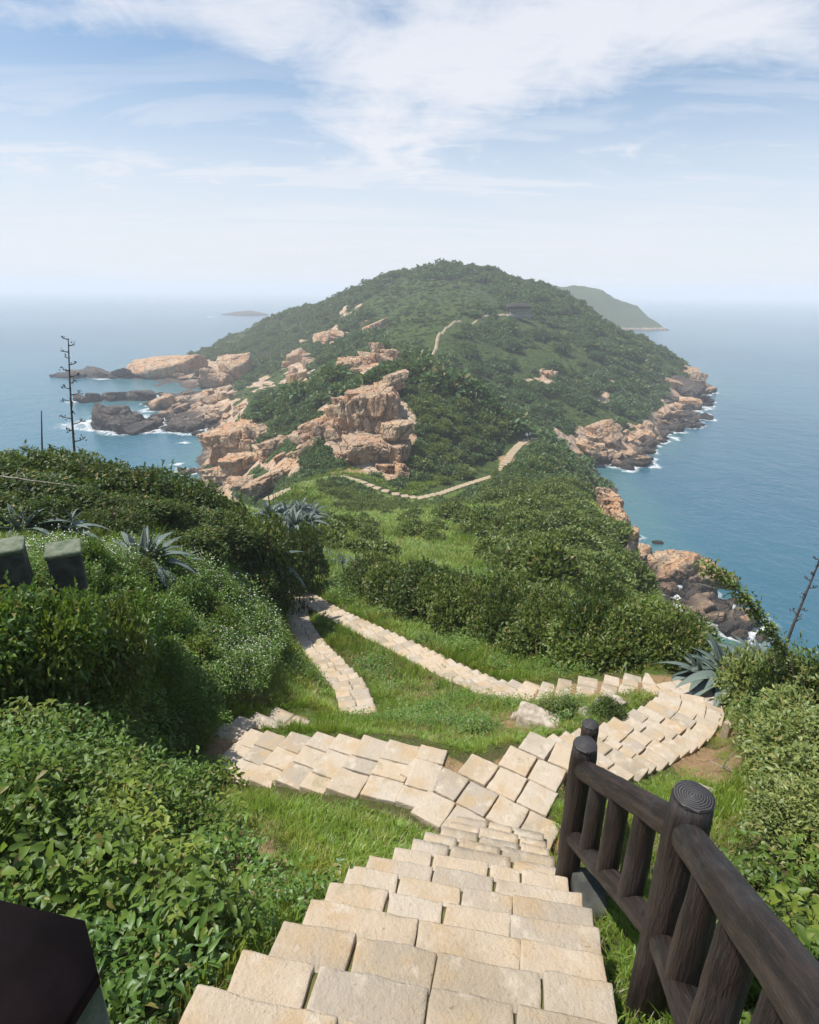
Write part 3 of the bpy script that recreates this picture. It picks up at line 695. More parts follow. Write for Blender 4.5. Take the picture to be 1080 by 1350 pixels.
stairs = link('stone_staircase', None, label='steep flight of pale rough stone steps beside the dark log fence', category='staircase')
for k in range(-3, NSTEP + 1):
    c = stair_pt(k); s = (k - 1) * TREAD
    hw = stair_w(k) / 2; xo = stair_off(k)
    hw *= 1 + rg.normal(0, .012)
    n = (4 if k % 3 else 3) if k < 8 else 3
    cut = np.linspace(-1, 1, n + 1); cut[1:-1] += rg.uniform(-.14, .14, n - 1); cut *= hw
    rz = math.atan2(-STD[0], STD[1]) + stair_turn(k); xd = np.array([math.cos(rz), math.sin(rz)])
    dep = TREAD + 0.09
    for i in range(n):
        w = cut[i + 1] - cut[i] - rg.uniform(.004, .014)
        m = (cut[i] + cut[i + 1]) / 2 + xo
        fr = rg.normal(0, .004)
        ctr = c[:2] + xd * m - np.array([-xd[1], xd[0]]) * (dep / 2 - fr)
        hgt = 0.30
        stone_piece('stair_stone', stairs, (ctr[0], ctr[1], c[2] + RISE - hgt / 2 + rg.normal(0, .003) - RISE), rz + rg.normal(0, .005), w, dep, hgt, k < 8, 1000 + k * 7 + i, MT['stone'], .004)

    V, F = rounded_box(10, 4, 2, .01, .008, 4000 + k, hw - .03, dep / 2 - .02, .13)
    cc = c[:2] + xd * xo - np.array([-xd[1], xd[0]]) * (dep / 2)
    link('joint_moss', np_mesh('joint_moss', V, F, smooth=True, mats=[MT['moss']]), stairs, (cc[0], cc[1], c[2] - .13 - .016), (0, 0, rz))

def lay_path(name, pts, width, row, across, mat, hi=False, stepped=True, skip=None, thick=0.14, holes=0.0, seed=0):
    """rows of slabs along a line; every row lies level, so a falling path becomes shallow steps"""
    root = link(name, None, kind='structure')
    rr = np.random.default_rng(seed)
    d = densify(pts, 0.02 if row < .6 else 0.1); seg = np.hypot(*np.diff(d[:, :2], axis=0).T); S = np.concatenate([[0], np.cumsum(seg)])
    s = 0.0; q = 0
    while s < S[-1] - row * .4:
        L = row * rr.uniform(.82, 1.22); sm = s + L / 2
        c = np.array([np.interp(sm, S, d[:, k]) for k in range(3)])
        a = np.array([np.interp(max(0, sm - .15 - L), S, d[:, k]) for k in range(2)]); b = np.array([np.interp(sm + .15 + L, S, d[:, k]) for k in range(2)])
        t = (b - a) / (np.linalg.norm(b - a) + 1e-9); n_ = np.array([t[1], -t[0]]); rz = math.atan2(-t[0], t[1])
        k = across if rr.random() > .25 else max(1, across + rr.choice([-1, 1]))
        cut = np.linspace(-1, 1, k + 1); 
        if k > 1: cut[1:-1] += rr.uniform(-.16, .16, k - 1)
        cut = cut * width / 2 * rr.uniform(.98, 1.03); sh = rr.normal(0, width * .012)
        for i in range(k):
            if rr.random() < holes: continue
            m = (cut[i] + cut[i + 1]) / 2 + sh; w = (cut[i + 1] - cut[i]) - rr.uniform(.006, .022) * (1 if row < .6 else 2)
            p = c[:2] + n_ * m + t * rr.normal(0, .012)
            stone_piece('paving_slab', root, (p[0], p[1], c[2] - thick / 2 + rr.normal(0, .003)), rz + rr.normal(0, .010), w, L - rr.uniform(.004, .016), thick, hi, seed * 100 + q, mat, .005)
            q += 1
        s += L
    return root
lay_path('paved_path', pathL, 0.92, .34, 3, MT['stone'], hi=True, seed=1)
lay_path('paved_path', pathL2, 0.75, .36, 2, MT['stone'], seed=2, holes=.12)
lay_path('paved_path', pathL3, 0.72, .34, 2, MT['stone'], seed=3)
lay_path('paved_path', pathR, 1.0, .30, 3, MT['stone'], hi=True, seed=4)
lay_path('paved_path', pathR2, 0.70, .36, 2, MT['stone'], seed=5)
def lay_landing():
    root = link('paved_landing', None, kind='structure'); rr = np.random.default_rng(6); zl = -5.112
    o = onz(672, 1015, zl)[:2]; a = onz(711, 1033, zl)[:2] - o; la = np.linalg.norm(a); a /= la; bdir = np.array([-a[1], a[0]]); lb = np.linalg.norm(onz(694, 992, zl)[:2] - o) * 1.02
    poly = [tuple(onz(*q, zl)[:2]) for q in [(535, 1072), (556, 1000), (640, 998), (668, 998), (690, 978), (750, 965), (790, 1000), (752, 1050), (728, 1104), (660, 1098), (600, 1086)]]
    q = 0
    for j in range(-5, 6):
        off = rr.uniform(-.35, .35)
        for i in range(-6, 7):
            w = la * rr.uniform(.92, 1.04); c = o + a * (i + off) * la + bdir * j * lb + bdir * lb * .5
            if not in_poly(np.array([c[0]]), np.array([c[1]]), poly)[0]: continue
            stone_piece('paving_slab', root, (c[0], c[1], zl - .07 + rr.normal(0, .004)), math.atan2(a[1], a[0]) + rr.normal(0, .012), la - rr.uniform(.008, .022), lb - rr.uniform(.008, .022), .14, True, 9000 + q, MT['stone'], .004); q += 1
lay_landing()
lay_path('paved_path', pathF, 1.15, 1.3, 1, MT['farstone'], seed=7, thick=.3)
lay_path('stepped_path', pathS, 1.6, .75, 1, MT['farstone'], seed=8, thick=.35)

# ------------------------------------------------------------------ log fence
def log_mesh(name, L, r, seed, rings=False, ends=True, taper=0.0):
    n, k = 20, 20; V = []; th = np.arange(n) / n * 2 * np.pi
    ts = np.linspace(0, 1, k)
    for t in ts:
        rr = r * (1 - taper * (t - .5)) * (1 + fbm(np.cos(th) * 1.2 + 3, np.sin(th) * 1.2, np.full(n, t * L * 4 + seed), oct=3, seed=seed) * .12)
        if ends and (t == 0 or t == 1): rr = rr * .93
        V.append(np.stack([np.cos(th) * rr, np.sin(th) * rr, np.full(n, t * L)], 1))
    V = np.concatenate(V); F = [(i * n + j, i * n + (j + 1) % n, (i + 1) * n + (j + 1) % n, (i + 1) * n + j) for i in range(k - 1) for j in range(n)]
    c = len(V); V = np.vstack([V, [0, 0, 0], [0, 0, L + .004]])
    T = [(c, (j + 1) % n, j) for j in range(n)] + [(c + 1, (k - 1) * n + j, (k - 1) * n + (j + 1) % n) for j in range(n)]
    mi = [0] * len(F) + [0] * n + [1 if rings else 0] * n
    m = np_mesh(name, V, F, T, smooth=True, mats=[MT['log'], MT['rings']], midx=mi)
    m.polygons.foreach_set('use_smooth', np.array([True] * len(F) + [False] * (2 * n)))
    return m
fence = link('log_fence', None, label='dark brown imitation log fence with round posts along the stone steps', category='fence')
def beam(name, a, b, r, seed, parent, taper=0.0):
    a = np.array(a); b = np.array(b); d = Vector(b - a)
    o = link(name, log_mesh(name, d.length, r, seed, taper=taper), parent, a); o.rotation_euler = d.to_track_quat('Z', 'Y').to_euler(); return o
POST = [np.array([1.135, 1.80, -1.87]), np.array([1.175, 3.12, -2.80])]
dpost = POST[1] - POST[0]
up_ = np.array([-.36, -1.27, .83])
POST = [POST[0] + up_ * 1.95, POST[0] + up_, POST[0], POST[1], np.array([1.80, 4.72, -3.98])]
for i, p in enumerate(POST):
    H_ = 1.55 if i != 4 else 1.25
    po = link('post', log_mesh('post', H_, .083, 30 + i), fence, (p[0], p[1], p[2] - H_))
    th = np.arange(24) / 24 * 2 * np.pi; rr_ = .079 * (1 + .02 * np.cos(th * 3 + i))
    V = np.vstack([np.stack([np.cos(th) * rr_, np.sin(th) * rr_, np.zeros(24)], 1), np.stack([np.cos(th) * rr_ * .97, np.sin(th) * rr_ * .97, np.full(24, .014)], 1), [[0, 0, .016]]])
    link('end_grain', np_mesh('end_grain', V, [(k, (k + 1) % 24, (k + 1) % 24 + 24, k + 24) for k in range(24)], [(48, k + 24, (k + 1) % 24 + 24) for k in range(24)], mats=[MT['rings']]), po, (0, 0, H_ + .002))
for i in range(4):
    a, b = POST[i], POST[i + 1]; d = (b - a) / np.linalg.norm(b - a)
    up1, up2 = (.17, .19) if i < 3 else (.2, .2)
    A = a - np.array([0, 0, up1]); B = b - np.array([0, 0, up2])
    A = A + d * .03; B = B - d * .03
    beam('top_rail', A, B, .068, 50 + i, fence)
    A2 = a - np.array([0, 0, .80]) + d * .03; B2 = b - np.array([0, 0, .80]) - d * .03
    beam('bottom_rail', A2, B2, .062, 60 + i, fence)
    for j in range(3):
        t = (j + 1) / 4.0
        lo = A2 * (1 - t) + B2 * t; hi_ = A * (1 - t) + B * t
        beam('baluster', lo, hi_ + np.array([0, 0, -.02]),   .058, 70 + i * 4 + j, fence, taper=.1)
# plinth stones at the foot of the fence posts
for i, (q, sx, sy, sz) in enumerate([((1.27, 2.92, -4.05), .22, .34, .4)]):
    V, F = rounded_box(6, 6, 4, .02, .01, 300 + i, sx / 2, sy / 2, sz / 2)
    link('plinth', np_mesh('plinth', V, F, smooth=True, mats=[MT['darkside']]), fence, q, (0, 0, -.17))

# ------------------------------------------------------------------ piers by the bank, marker post
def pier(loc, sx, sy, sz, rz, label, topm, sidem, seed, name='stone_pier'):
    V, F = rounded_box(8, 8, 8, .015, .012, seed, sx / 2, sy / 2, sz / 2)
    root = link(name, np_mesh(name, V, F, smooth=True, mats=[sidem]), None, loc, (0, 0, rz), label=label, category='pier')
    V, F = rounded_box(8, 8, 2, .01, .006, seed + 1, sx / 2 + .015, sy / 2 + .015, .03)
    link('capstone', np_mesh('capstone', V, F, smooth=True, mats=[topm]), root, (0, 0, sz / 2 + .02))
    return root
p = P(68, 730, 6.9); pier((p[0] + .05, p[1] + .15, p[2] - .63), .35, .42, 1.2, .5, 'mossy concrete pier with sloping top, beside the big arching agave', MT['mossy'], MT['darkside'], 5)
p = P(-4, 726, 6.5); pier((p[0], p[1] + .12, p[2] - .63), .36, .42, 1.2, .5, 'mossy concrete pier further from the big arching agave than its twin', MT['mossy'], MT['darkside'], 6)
p = P(128, 1278, 1.40)
root = link('dark_block', None, label='black topped block with grey green side, beside the leafy creepers above the steps', category='block')
def quadbox(name, pts, h, mat, parent):
    pts = np.array(pts); n = len(pts); V = np.vstack([pts, pts - np.array([0, 0, h])])
    F = [(i, i + n, (i + 1) % n + n, (i + 1) % n) for i in range(n)]
    T = [(0, i, i + 1) for i in range(1, n - 1)] + [(n, n + i + 1, n + i) for i in range(1, n - 1)]
    return link(name, np_mesh(name, V, F, T, mats=[mat]), parent)
zb = p[2]
c0 = onz(128, 1278, zb)[:2]; c1 = onz(112, 1214, zb)[:2]; c2 = onz(-60, 1172, zb)[:2]; c3 = onz(60, 1385, zb)[:2]; c4 = onz(-120, 1420, zb)[:2]
quadbox('top_slab', [[*c, zb] for c in (c0, c1, c2, c4, c3)], .05, MT['blackstone'], root)
ctr = (c0 + c2 + c3) / 3
inset = lambda c: c + (ctr - c) * .02
quadbox('body', [[*inset(c), zb - .0505] for c in (c0, c1, c2, c4, c3)], 1.1, MT['mossy'], root)
p = onz(955, 978, -6.25)
V, F = rounded_box(5, 5, 8, .012, .006, 44, .055, .055, .17)
link('marker_post', np_mesh('marker_post', V, F, smooth=True, mats=[mat_plain('weathered_wood_post', (.24, .19, .13), (.36, .29, .2), 18)]), None, (p[0], p[1], gz(p[0], p[1]) + .14), (0, .03, .5), label='short square wooden marker post beside the paved bend', category='post')

# ------------------------------------------------------------------ rocks
def ico(sub):
    import bmesh
    bm = bmesh.new(); bmesh.ops.create_icosphere(bm, subdivisions=sub, radius=1.0)
    V = np.array([v.co[:] for v in bm.verts]); T = np.array([[v.index for v in f.verts] for f in bm.faces]); bm.free(); return V, T
ICO5, ICO4, ICO3 = ico(6), ico(5), ico(4)
def rock_mesh(name, seed, mat, base=ICO4, blocky=.75, nplane=9, rough=.05, groove=0.0, fract=0.0):
    rr = np.random.default_rng(seed); D, T = base
    nrm = [np.array(v, float) for v in ((1, 0, 0), (-1, 0, 0), (0, 1, 0), (0, -1, 0), (0, 0, 1), (0, 0, -1))]
    nrm = [n + rr.normal(0, .16, 3) for n in nrm]; dist = [rr.uniform(.62, .85) for _ in nrm]
    for _ in range(nplane):
        nrm.append(rr.normal(0, 1, 3)); dist.append(rr.uniform(.72, .98))
    nrm = np.array([n / np.linalg.norm(n) for n in nrm]); dist = np.array(dist)
    c = D @ nrm.T
    rad = np.where(c > .05, dist[None, :] / np.maximum(c, .05), 9.0)
    k = 34.0
    R = -np.log(np.exp(-k * rad).sum(1)) / k
    V = D * R[:, None]
    n1 = fbm(V[:, 0] * 2.2, V[:, 1] * 2.2, V[:, 2] * 2.2 + .3, oct=5, seed=seed, gain=.55)
    n2 = np.abs(fbm(V[:, 0] * 1.4 + 5, V[:, 1] * 1.4, V[:, 2] * .5 + .3, oct=3, seed=seed + 7))
    disp = n1 * rough - np.exp(-(n2 / .05) ** 2) * rough * 1.1
    if groove:
        g = np.abs(vnoise(V[:, 0] * 4.5 + seed, V[:, 1] * 4.5, V[:, 2] * .4, seed=seed + 3)); disp -= np.exp(-(g / .12) ** 2) * groove
    if fract:
        for f, am in ((1.7, 1.0), (3.6, .55)):
            W = V + np.stack([fbm(V[:, 0] * 1.5 + 3 * q, V[:, 1] * 1.5, V[:, 2] * 1.5 + .3, oct=2, seed=seed + 31 + q) for q in range(3)], 1) * .22
            I = np.floor(W * np.array([f, f, f * .62]) + seed * .37).astype(np.int64)
            disp += (hash3(I[:, 0], I[:, 1], I[:, 2], seed + 5) - .5) * fract * am
            fr = W * np.array([f, f, f * .62]) + seed * .37; fr = np.abs(fr - np.round(fr)).min(1); disp -= np.exp(-(fr / .035) ** 2) * fract * .35 * am
    V = V * (1 + disp)[:, None]
    return np_mesh(name, V, None, T, smooth=True, mats=[mat])
BIG = [rock_mesh('rock_block', 500 + i, MT['rock'], ICO5, nplane=5, rough=.08, groove=.03, fract=.13) for i in range(4)]
BOUL = [rock_mesh('boulder', 520 + i, MT['rock'], ICO4, rough=.06, fract=.07) for i in range(7)]
DARK = [rock_mesh('reef_rock', 540 + i, MT['reef'], ICO4, nplane=7, rough=.09, fract=.10) for i in range(5)]
SMALL = [rock_mesh('boulder', 560 + i, MT['rock'], ICO3, rough=.06) for i in range(6)]
def rock_at(name, mesh, px, py, Z, wpx, hpx, dep=None, rot=(0, 0, 0), parent=None, **props):
    """centre pixel, depth, width and height in pixels"""
    c = P(px, py, Z); w = wpx / FPX * Z / 1.55; h = hpx / FPX * Z / 1.5; d = (dep if dep else (w + h) * .5)
    return link(name, mesh, parent, c, rot, (w, d, h), **props)
rk = np.random.default_rng(77)
oc = link('rock_outcrop', None, label='tall peach coloured granite outcrop with vertical joints above the far paved path', category='rock outcrop')
for i, (px, py, Z, w, h, rz, tilt, dep) in enumerate([
    (503, 546, 106, 54, 70, .15, 0.0, 6), (428, 572, 109, 44, 44, -.3, -.3, 5), (412, 586, 108, 40, 36, .1, -.35, 5), (468, 560, 107, 56, 66, -.25, -.25, 6), (440, 578, 106, 52, 52, -.3, -.45, 5), (421, 592, 105, 42, 34, -.2, -.4, 4), (405, 600, 106, 36, 22, .2, -.45, 4), (482, 526, 112, 50, 34, .2, -.1, 5), (455, 534, 114, 30, 24, .5, .1, 4), (496, 594, 100, 76, 32, .1, .05, 5), (462, 604, 101, 56, 20, -.1, -.2, 4),
    (523, 600, 99, 30, 40, .3, .1, 4), (515, 508, 112, 40, 18, .3, -.35, 4), (425, 596, 104, 34, 20, .1, -.4, 4), (530, 622, 95, 16, 20, .1, .1, 3), (510, 617, 97, 30, 14, .1, .1, 3)]):
    rock_at('rock_block', BIG[i % 4], px, py, Z, w, h, dep, (rk.normal(0, .06), tilt, rz), oc)
rock_at('boulder', BOUL[1], 523, 498, 110, 34, 13, 2.2, (0.05, -.28, .2), None, label='flat pale slab perched on top of the peach outcrop', category='boulder')
rock_at('boulder', BOUL[2], 523, 567, 98, 30, 22, 2.2, (0.1, -.2, .5), None, label='pale rounded boulder lodged against the peach outcrop', category='boulder')
oc2 = link('rock_outcrop', None, label='weathered rock outcrop on the ridge crest behind the tall peach outcrop', category='rock outcrop')
for i, (px, py, Z, w, h, rz, tilt) in enumerate([(462, 487, 138, 44, 26, .2, 0), (500, 482, 142, 46, 26, -.2, .1), (482, 478, 146, 50, 22, .4, 0), (515, 470, 150, 26, 20, .1, .1), (490, 492, 136, 60, 16, 0, .05), (498, 461, 158, 16, 15, .3, .1), (442, 492, 136, 24, 18, .2, -.2)]):
    rock_at('rock_block', BIG[(i + 1) % 4], px, py, Z, w, h, None, (0, tilt, rz), oc2)
oc3 = link('sea_cliff', None, label='pink granite sea cliff dropping into the cove below the green mound', category='cliff')
for i, (px, py, Z, w, h, rz, tilt, dep) in enumerate([
    (318, 580, 138, 60, 46, .2, -.1, 8), (292, 602, 140, 36, 52, .4, .05, 7), (343, 580, 134, 44, 38, -.3, -.15, 7), (322, 612, 130, 54, 34, .1, -.1, 7), (304, 626, 132, 50, 26, .2, 0, 7), (355, 600, 126, 36, 28, .5, -.3, 6),
    (398, 606, 110, 54, 18, .3, -.5, 3), (382, 600, 114, 40, 20, .3, -.45, 4), (366, 588, 122, 34, 24, .1, -.2, 4), (374, 622, 105, 50, 16, .2, -.5, 3), (352, 634, 102, 46, 16, .2, -.5, 3), (338, 642, 100, 34, 14, 0, -.3, 3), (284, 580, 148, 26, 28, 0, 0, 6)]):
    rock_at('rock_block', BIG[i % 4], px, py, Z, w, h, dep, (rk.normal(0, .08), tilt, rz), oc3)
oc4 = link('rock_outcrop', None, label='dark broken rock face at the cliff edge of the near slope above the inlet', category='rock outcrop')
for i, (px, py, Z, w, h, rz) in enumerate([(806, 668, 66, 26, 34, .1), (815, 692, 63, 24, 44, .4), (798, 655, 69, 18, 22, .3), (829, 715, 61, 20, 40, .2), (836, 742, 60, 20, 40, .5), (820, 728, 60, 18, 40, .1)]):
    rock_at('rock_block', BIG[i % 4], px, py, Z, w, h, None, (rk.normal(0, .1), rk.normal(0, .1), rz), oc4)

WET = []
def shore_boulders(n, poly, sz, meshes, label, group, zr=(0, 400), lift=.15, flat=.7, hug=None, seed=0, name='boulder', cat='boulder', zmax=None):
    """boulders lying on the ground inside a pixel region (positions from the ground under the pixel)"""
    rr = np.random.default_rng(seed); out = 0; tries = 0
    xs = [p[0] for p in poly]; ys = [p[1] for p in poly]
    while out < n and tries < n * 30:
        tries += 1
        px, py = rr.uniform(min(xs), max(xs)), rr.uniform(min(ys), max(ys))
        if not in_poly(np.array([px]), np.array([py]), poly)[0]: continue
        r = ray(px, py); Zs = np.linspace(zr[0], zr[1], 160); pts = r[None] * Zs[:, None]
        g = np.maximum(ground(pts[:, 0], pts[:, 1]), SEA); hit = np.nonzero(pts[:, 2] <= g)[0]
        if not len(hit) or hit[0] == 0: continue
        Z = Zs[hit[0]]; q = pts[hit[0]]
        if zmax is not None and g[hit[0]] > zmax: continue
        s = sz * (rr.pareto(2.2) * .5 + .55); s = min(s, sz * 2.6)
        a = s * rr.uniform(.8, 1.5); b = s * rr.uniform(.8, 1.3); c = s * rr.uniform(.5, 1.0) * flat * 1.3
        link(name, meshes[int(rr.integers(len(meshes)))], None, (q[0], q[1], g[hit[0]] + c * lift), (rr.normal(0, .25), rr.normal(0, .25), rr.uniform(0, 6.28)), (a, b, c), label=label, category=cat, group=group)
        if g[hit[0]] < SEA + 1.0: WET.append((q[0], q[1], max(a, b) * 1.35))
        out += 1
shore_boulders(74, [(200, 520), (300, 505), (325, 540), (290, 565), (200, 560), (175, 555)], 2.3, BOUL, 'tumbled granite boulder on the rocky point beyond the cove', 'boulders on the rocky point', (120, 330), seed=1)
shore_boulders(34, [(150, 545), (290, 560), (280, 575), (130, 566)], 3.4, DARK, 'low black wet rock at the water edge of the rocky point', 'black rocks along the point', (120, 330), seed=2, flat=.5, name='reef_rock', cat='rock')
shore_boulders(12, [(215, 490), (260, 465), (330, 462), (320, 500), (230, 505)], 6.0, BOUL, 'broad bare granite dome at the foot of the far hill', 'granite domes below the hill', (200, 420), seed=3, flat=.5)
shore_boulders(56, [(745, 590), (800, 560), (850, 560), (885, 572), (850, 612), (790, 618), (750, 600)], 2.1, BOUL, 'tan boulder heaped at the sea foot of the hill across the blue inlet', 'boulders below the hill on the open side', (120, 240), seed=4)
shore_boulders(62, [(868, 565), (872, 530), (893, 490), (915, 485), (935, 515), (932, 545), (890, 575)], 2.5, BOUL+DARK[:2], 'boulder on the outer shore of the hill at the headland tip', 'boulders on the outer headland shore', (150, 330), seed=5)
shore_boulders(34, [(860, 572), (935, 520), (940, 548), (890, 590), (840, 620), (800, 622)], 2.6, DARK, 'dark wet rock awash along the headland shore', 'dark rocks awash by the headland', (130, 320), seed=6, flat=.5, name='reef_rock', cat='rock')
shore_boulders(14, [(370, 520), (380, 465), (420, 445), (460, 440), (440, 465), (400, 500)], 3.6, BOUL, 'pale rock jutting through the scrub on the hill flank', 'rocks on the hill flank', (150, 330), seed=7, flat=1.0)
shore_boulders(9, [(470, 430), (530, 425), (540, 445), (480, 452)], 2.2, BOUL, 'rounded pale boulder lying among bushes high on the hill', 'boulders high on the hill', (150, 330), seed=8)
shore_boulders(3, [(695, 490), (735, 490), (735, 515), (695, 515)], 1.7, BOUL, 'bare grey rock face in the dark scrub below the pavilion', 'rock faces below the pavilion', (150, 240), seed=9, flat=1.2)
shore_boulders(10, [(795, 655), (818, 655), (850, 745), (825, 740)], 1.6, BOUL, 'broken rock along the cliff edge of the near slope', 'rocks along the cliff edge', (45, 110), seed=10, flat=1.3)
shore_boulders(14, [(235, 620), (300, 620), (330, 640), (250, 636)], 1.7, SMALL, 'loose pale block on the beach of the cove', 'blocks on the cove beach', (100, 160), seed=12)
# the boulder heap by the water below the near cliff
for px, py, Z, w, h, lab in [(893, 757, 94, 72, 50, 'big squared brown boulder topping the heap in the water below the cliff'), (925, 768, 93, 60, 44, 'wedge of pink granite leaning on the big squared boulder'), (872, 748, 95, 40, 36, 'pale knobbly boulder crowning the heap below the cliff'), (865, 775, 93, 30, 28, 'rounded boulder low in the heap below the cliff'),
                             (908, 805, 87, 66, 30, 'smooth orange granite slab sloping into the water below the cliff'), (876, 803, 87, 36, 34, 'small pink boulder beside the smooth orange slab'), (978, 801, 86, 30, 18, 'lone reddish rock awash off the boulder heap')]:
    o = rock_at('boulder', BIG[int(rk.integers(4))], px, py, Z, w * .85, h, None, (rk.normal(0, .2), rk.normal(0, .25), rk.uniform(0, 6.28)), label=lab, category='boulder')
    o.location.z = min(o.location.z, SEA + o.scale.z * .75)
rr2 = np.random.default_rng(5)
for i in range(46):
    t = rr2.random(); px = 852 + 135 * t + rr2.normal(0, 9); py = 752 + 84 * t ** .8 + rr2.normal(0, 8)
    c = onz(px, py, SEA); s = abs(rr2.normal(0, .75)) + .5; WET.append((c[0], c[1], s * 1.9))
    link('boulder', (SMALL + SMALL + DARK)[int(rr2.integers(17))], None, (c[0], c[1], SEA + s * .4), (rr2.normal(0, .3), rr2.normal(0, .3), rr2.uniform(0, 6)), (s * 1.3, s * 1.1, s * .7), label='small wet boulder strewn along the waterline under the hedge slope', category='boulder', group='boulders strewn along the waterline')
for px, py, w, h, lab in [(125, 491, 100, 14, 'long low black reef off the rocky point'), (118, 523, 40, 13, 'short black reef nearer the tall flower stalk'), (170, 519, 70, 14, 'black reef between the long low reef and the boulder point'), (142, 560, 36, 14, 'black rock at the mouth of the cove'), (867, 714, 14, 5, 'tiny black rock awash in the blue inlet')]:
    c = onz(px, py + h * .4, SEA); Z = c[1] * math.cos(PITCH) - c[2] * math.sin(PITCH)
    if w < 20: rock_at('reef_rock', DARK[2], px, py + h * .3, Z, w, h, None, (0, 0, 0), label=lab, category='reef'); continue
    rf = link('reef', None, label=lab, category='reef'); m_ = 5
    for j in range(m_):
        f = (j + .5) / m_ - .5; big_ = 1 - abs(f) * 1.1
        rock_at('reef_rock', DARK[int(rk.integers(5))], px + f * w * .85, py + h * .35 + rk.normal(0, h * .12), Z * (1 + rk.normal(0, .012)), w * .42 * rk.uniform(.7, 1.2), h * 1.15 * big_ * rk.uniform(.75, 1.15), w / FPX * Z * .16, (rk.normal(0, .12), rk.normal(0, .12), rk.uniform(0, 6.28)), rf)
        WET.append((*P(px + f * w * .85, py + h * .35, Z)[:2], w * .16 / FPX * Z))
DOME = [rock_mesh('boulder', 590 + i, MT['rock'], ICO5, nplane=16, rough=.06, fract=.035) for i in range(3)]
for px, py, w, h, Z, lab in [(225, 488, 96, 34, 300, 'large smooth tan granite dome at the foot of the far hill'), (312, 486, 40, 34, 275, 'upright grey cliff block where the far hill meets the point'), (285, 502, 40, 26, 265, 'dark fissured cliff block beside the upright grey one')]:
    rock_at('boulder', DOME[int(rk.integers(3))], px, py, Z, w, h, None, (0, rk.normal(0, .1), rk.uniform(-.4, .4)), label=lab, category='rock')
# stones in the grass island of the path
FIELD = mat_plain('grey_field_stone', (.24, .20, .15), (.42, .37, .30), 9, .9, .02)
for px, py, Z, w, h, lab in [(712, 955, 9.1, 62, 28, 'half buried grey stone in the grass inside the path loop'), (688, 940, 9.5, 24, 18, 'small pale stone above the burrow hole in the grass'), (802, 938, 9.4, 30, 20, 'pale stone half hidden by the low silvery plant'), (770, 962, 9.1, 24, 16, 'brown stone under the low silvery plant'), (925, 1048, 6.4, 44, 14, 'flat pale stone on the bare soil behind the fence')]:
    o = rock_at('stone', BOUL[int(rk.integers(7))], px, py, Z, w, h, None, (0, 0, rk.uniform(0, 6)), label=lab, category='stone')
    o.location.z = gz(o.location.x, o.location.y) + o.scale.z * .25; o.material_slots[0].link = 'OBJECT'; o.material_slots[0].material = FIELD

# ------------------------------------------------------------------ foliage building
def unit(v): return v / (np.linalg.norm(v, axis=-1, keepdims=True) + 1e-9)
def leaves(B, D, Nn, ln, wd, fold=.25, droop=.15, detail=1, shape=.42):
    """leaf blades: base B, direction D, face normal Nn, length, width -> verts, quads, tris"""
    n = len(B); D = unit(D); S = unit(np.cross(D, Nn)); U = unit(np.cross(S, D))
    ln = np.broadcast_to(ln, n)[:, None]; wd = np.broadcast_to(wd, n)[:, None]
    if detail == 0:
        T = B + D * ln; M = B + D * ln * shape
        V = np.stack([B, M + S * wd * .5 + U * wd * fold, T - U * ln * droop, M - S * wd * .5 + U * wd * fold], 1).reshape(-1, 3)
        o = np.arange(n)[:, None] * 4
        return V, None, np.concatenate([o + [0, 1, 2], o + [0, 2, 3]])
    if detail == 1:
        T = B + D * ln - U * ln * droop; M = B + D * ln * .5; m = B + D * ln * shape
        V = np.stack([B, m + S * wd * .5 + U * wd * fold, T, m - S * wd * .5 + U * wd * fold, M], 1).reshape(-1, 3)
        o = np.arange(n)[:, None] * 5
        return V, None, np.concatenate([o + [0, 1, 4], o + [0, 4, 3], o + [4, 1, 2], o + [4, 2, 3]])
    T = B + D * ln - U * ln * droop; c1 = B + D * ln * .28; c2 = B + D * ln * .66 - U * ln * droop * .4
    V = np.stack([B, c1 + S * wd * .47 + U * wd * fold, c1, c1 - S * wd * .47 + U * wd * fold, c2 + S * wd * .36 + U * wd * fold * .8, c2, c2 - S * wd * .36 + U * wd * fold * .8, T], 1).reshape(-1, 3)
    o = np.arange(n)[:, None] * 8
    return V, np.concatenate([o + [2, 1, 4, 5], o + [3, 2, 5, 6]]), np.concatenate([o + [0, 1, 2], o + [0, 2, 3], o + [5, 4, 7], o + [6, 5, 7]])
def rdir(rr, n): return unit(rr.normal(0, 1, (n, 3)))
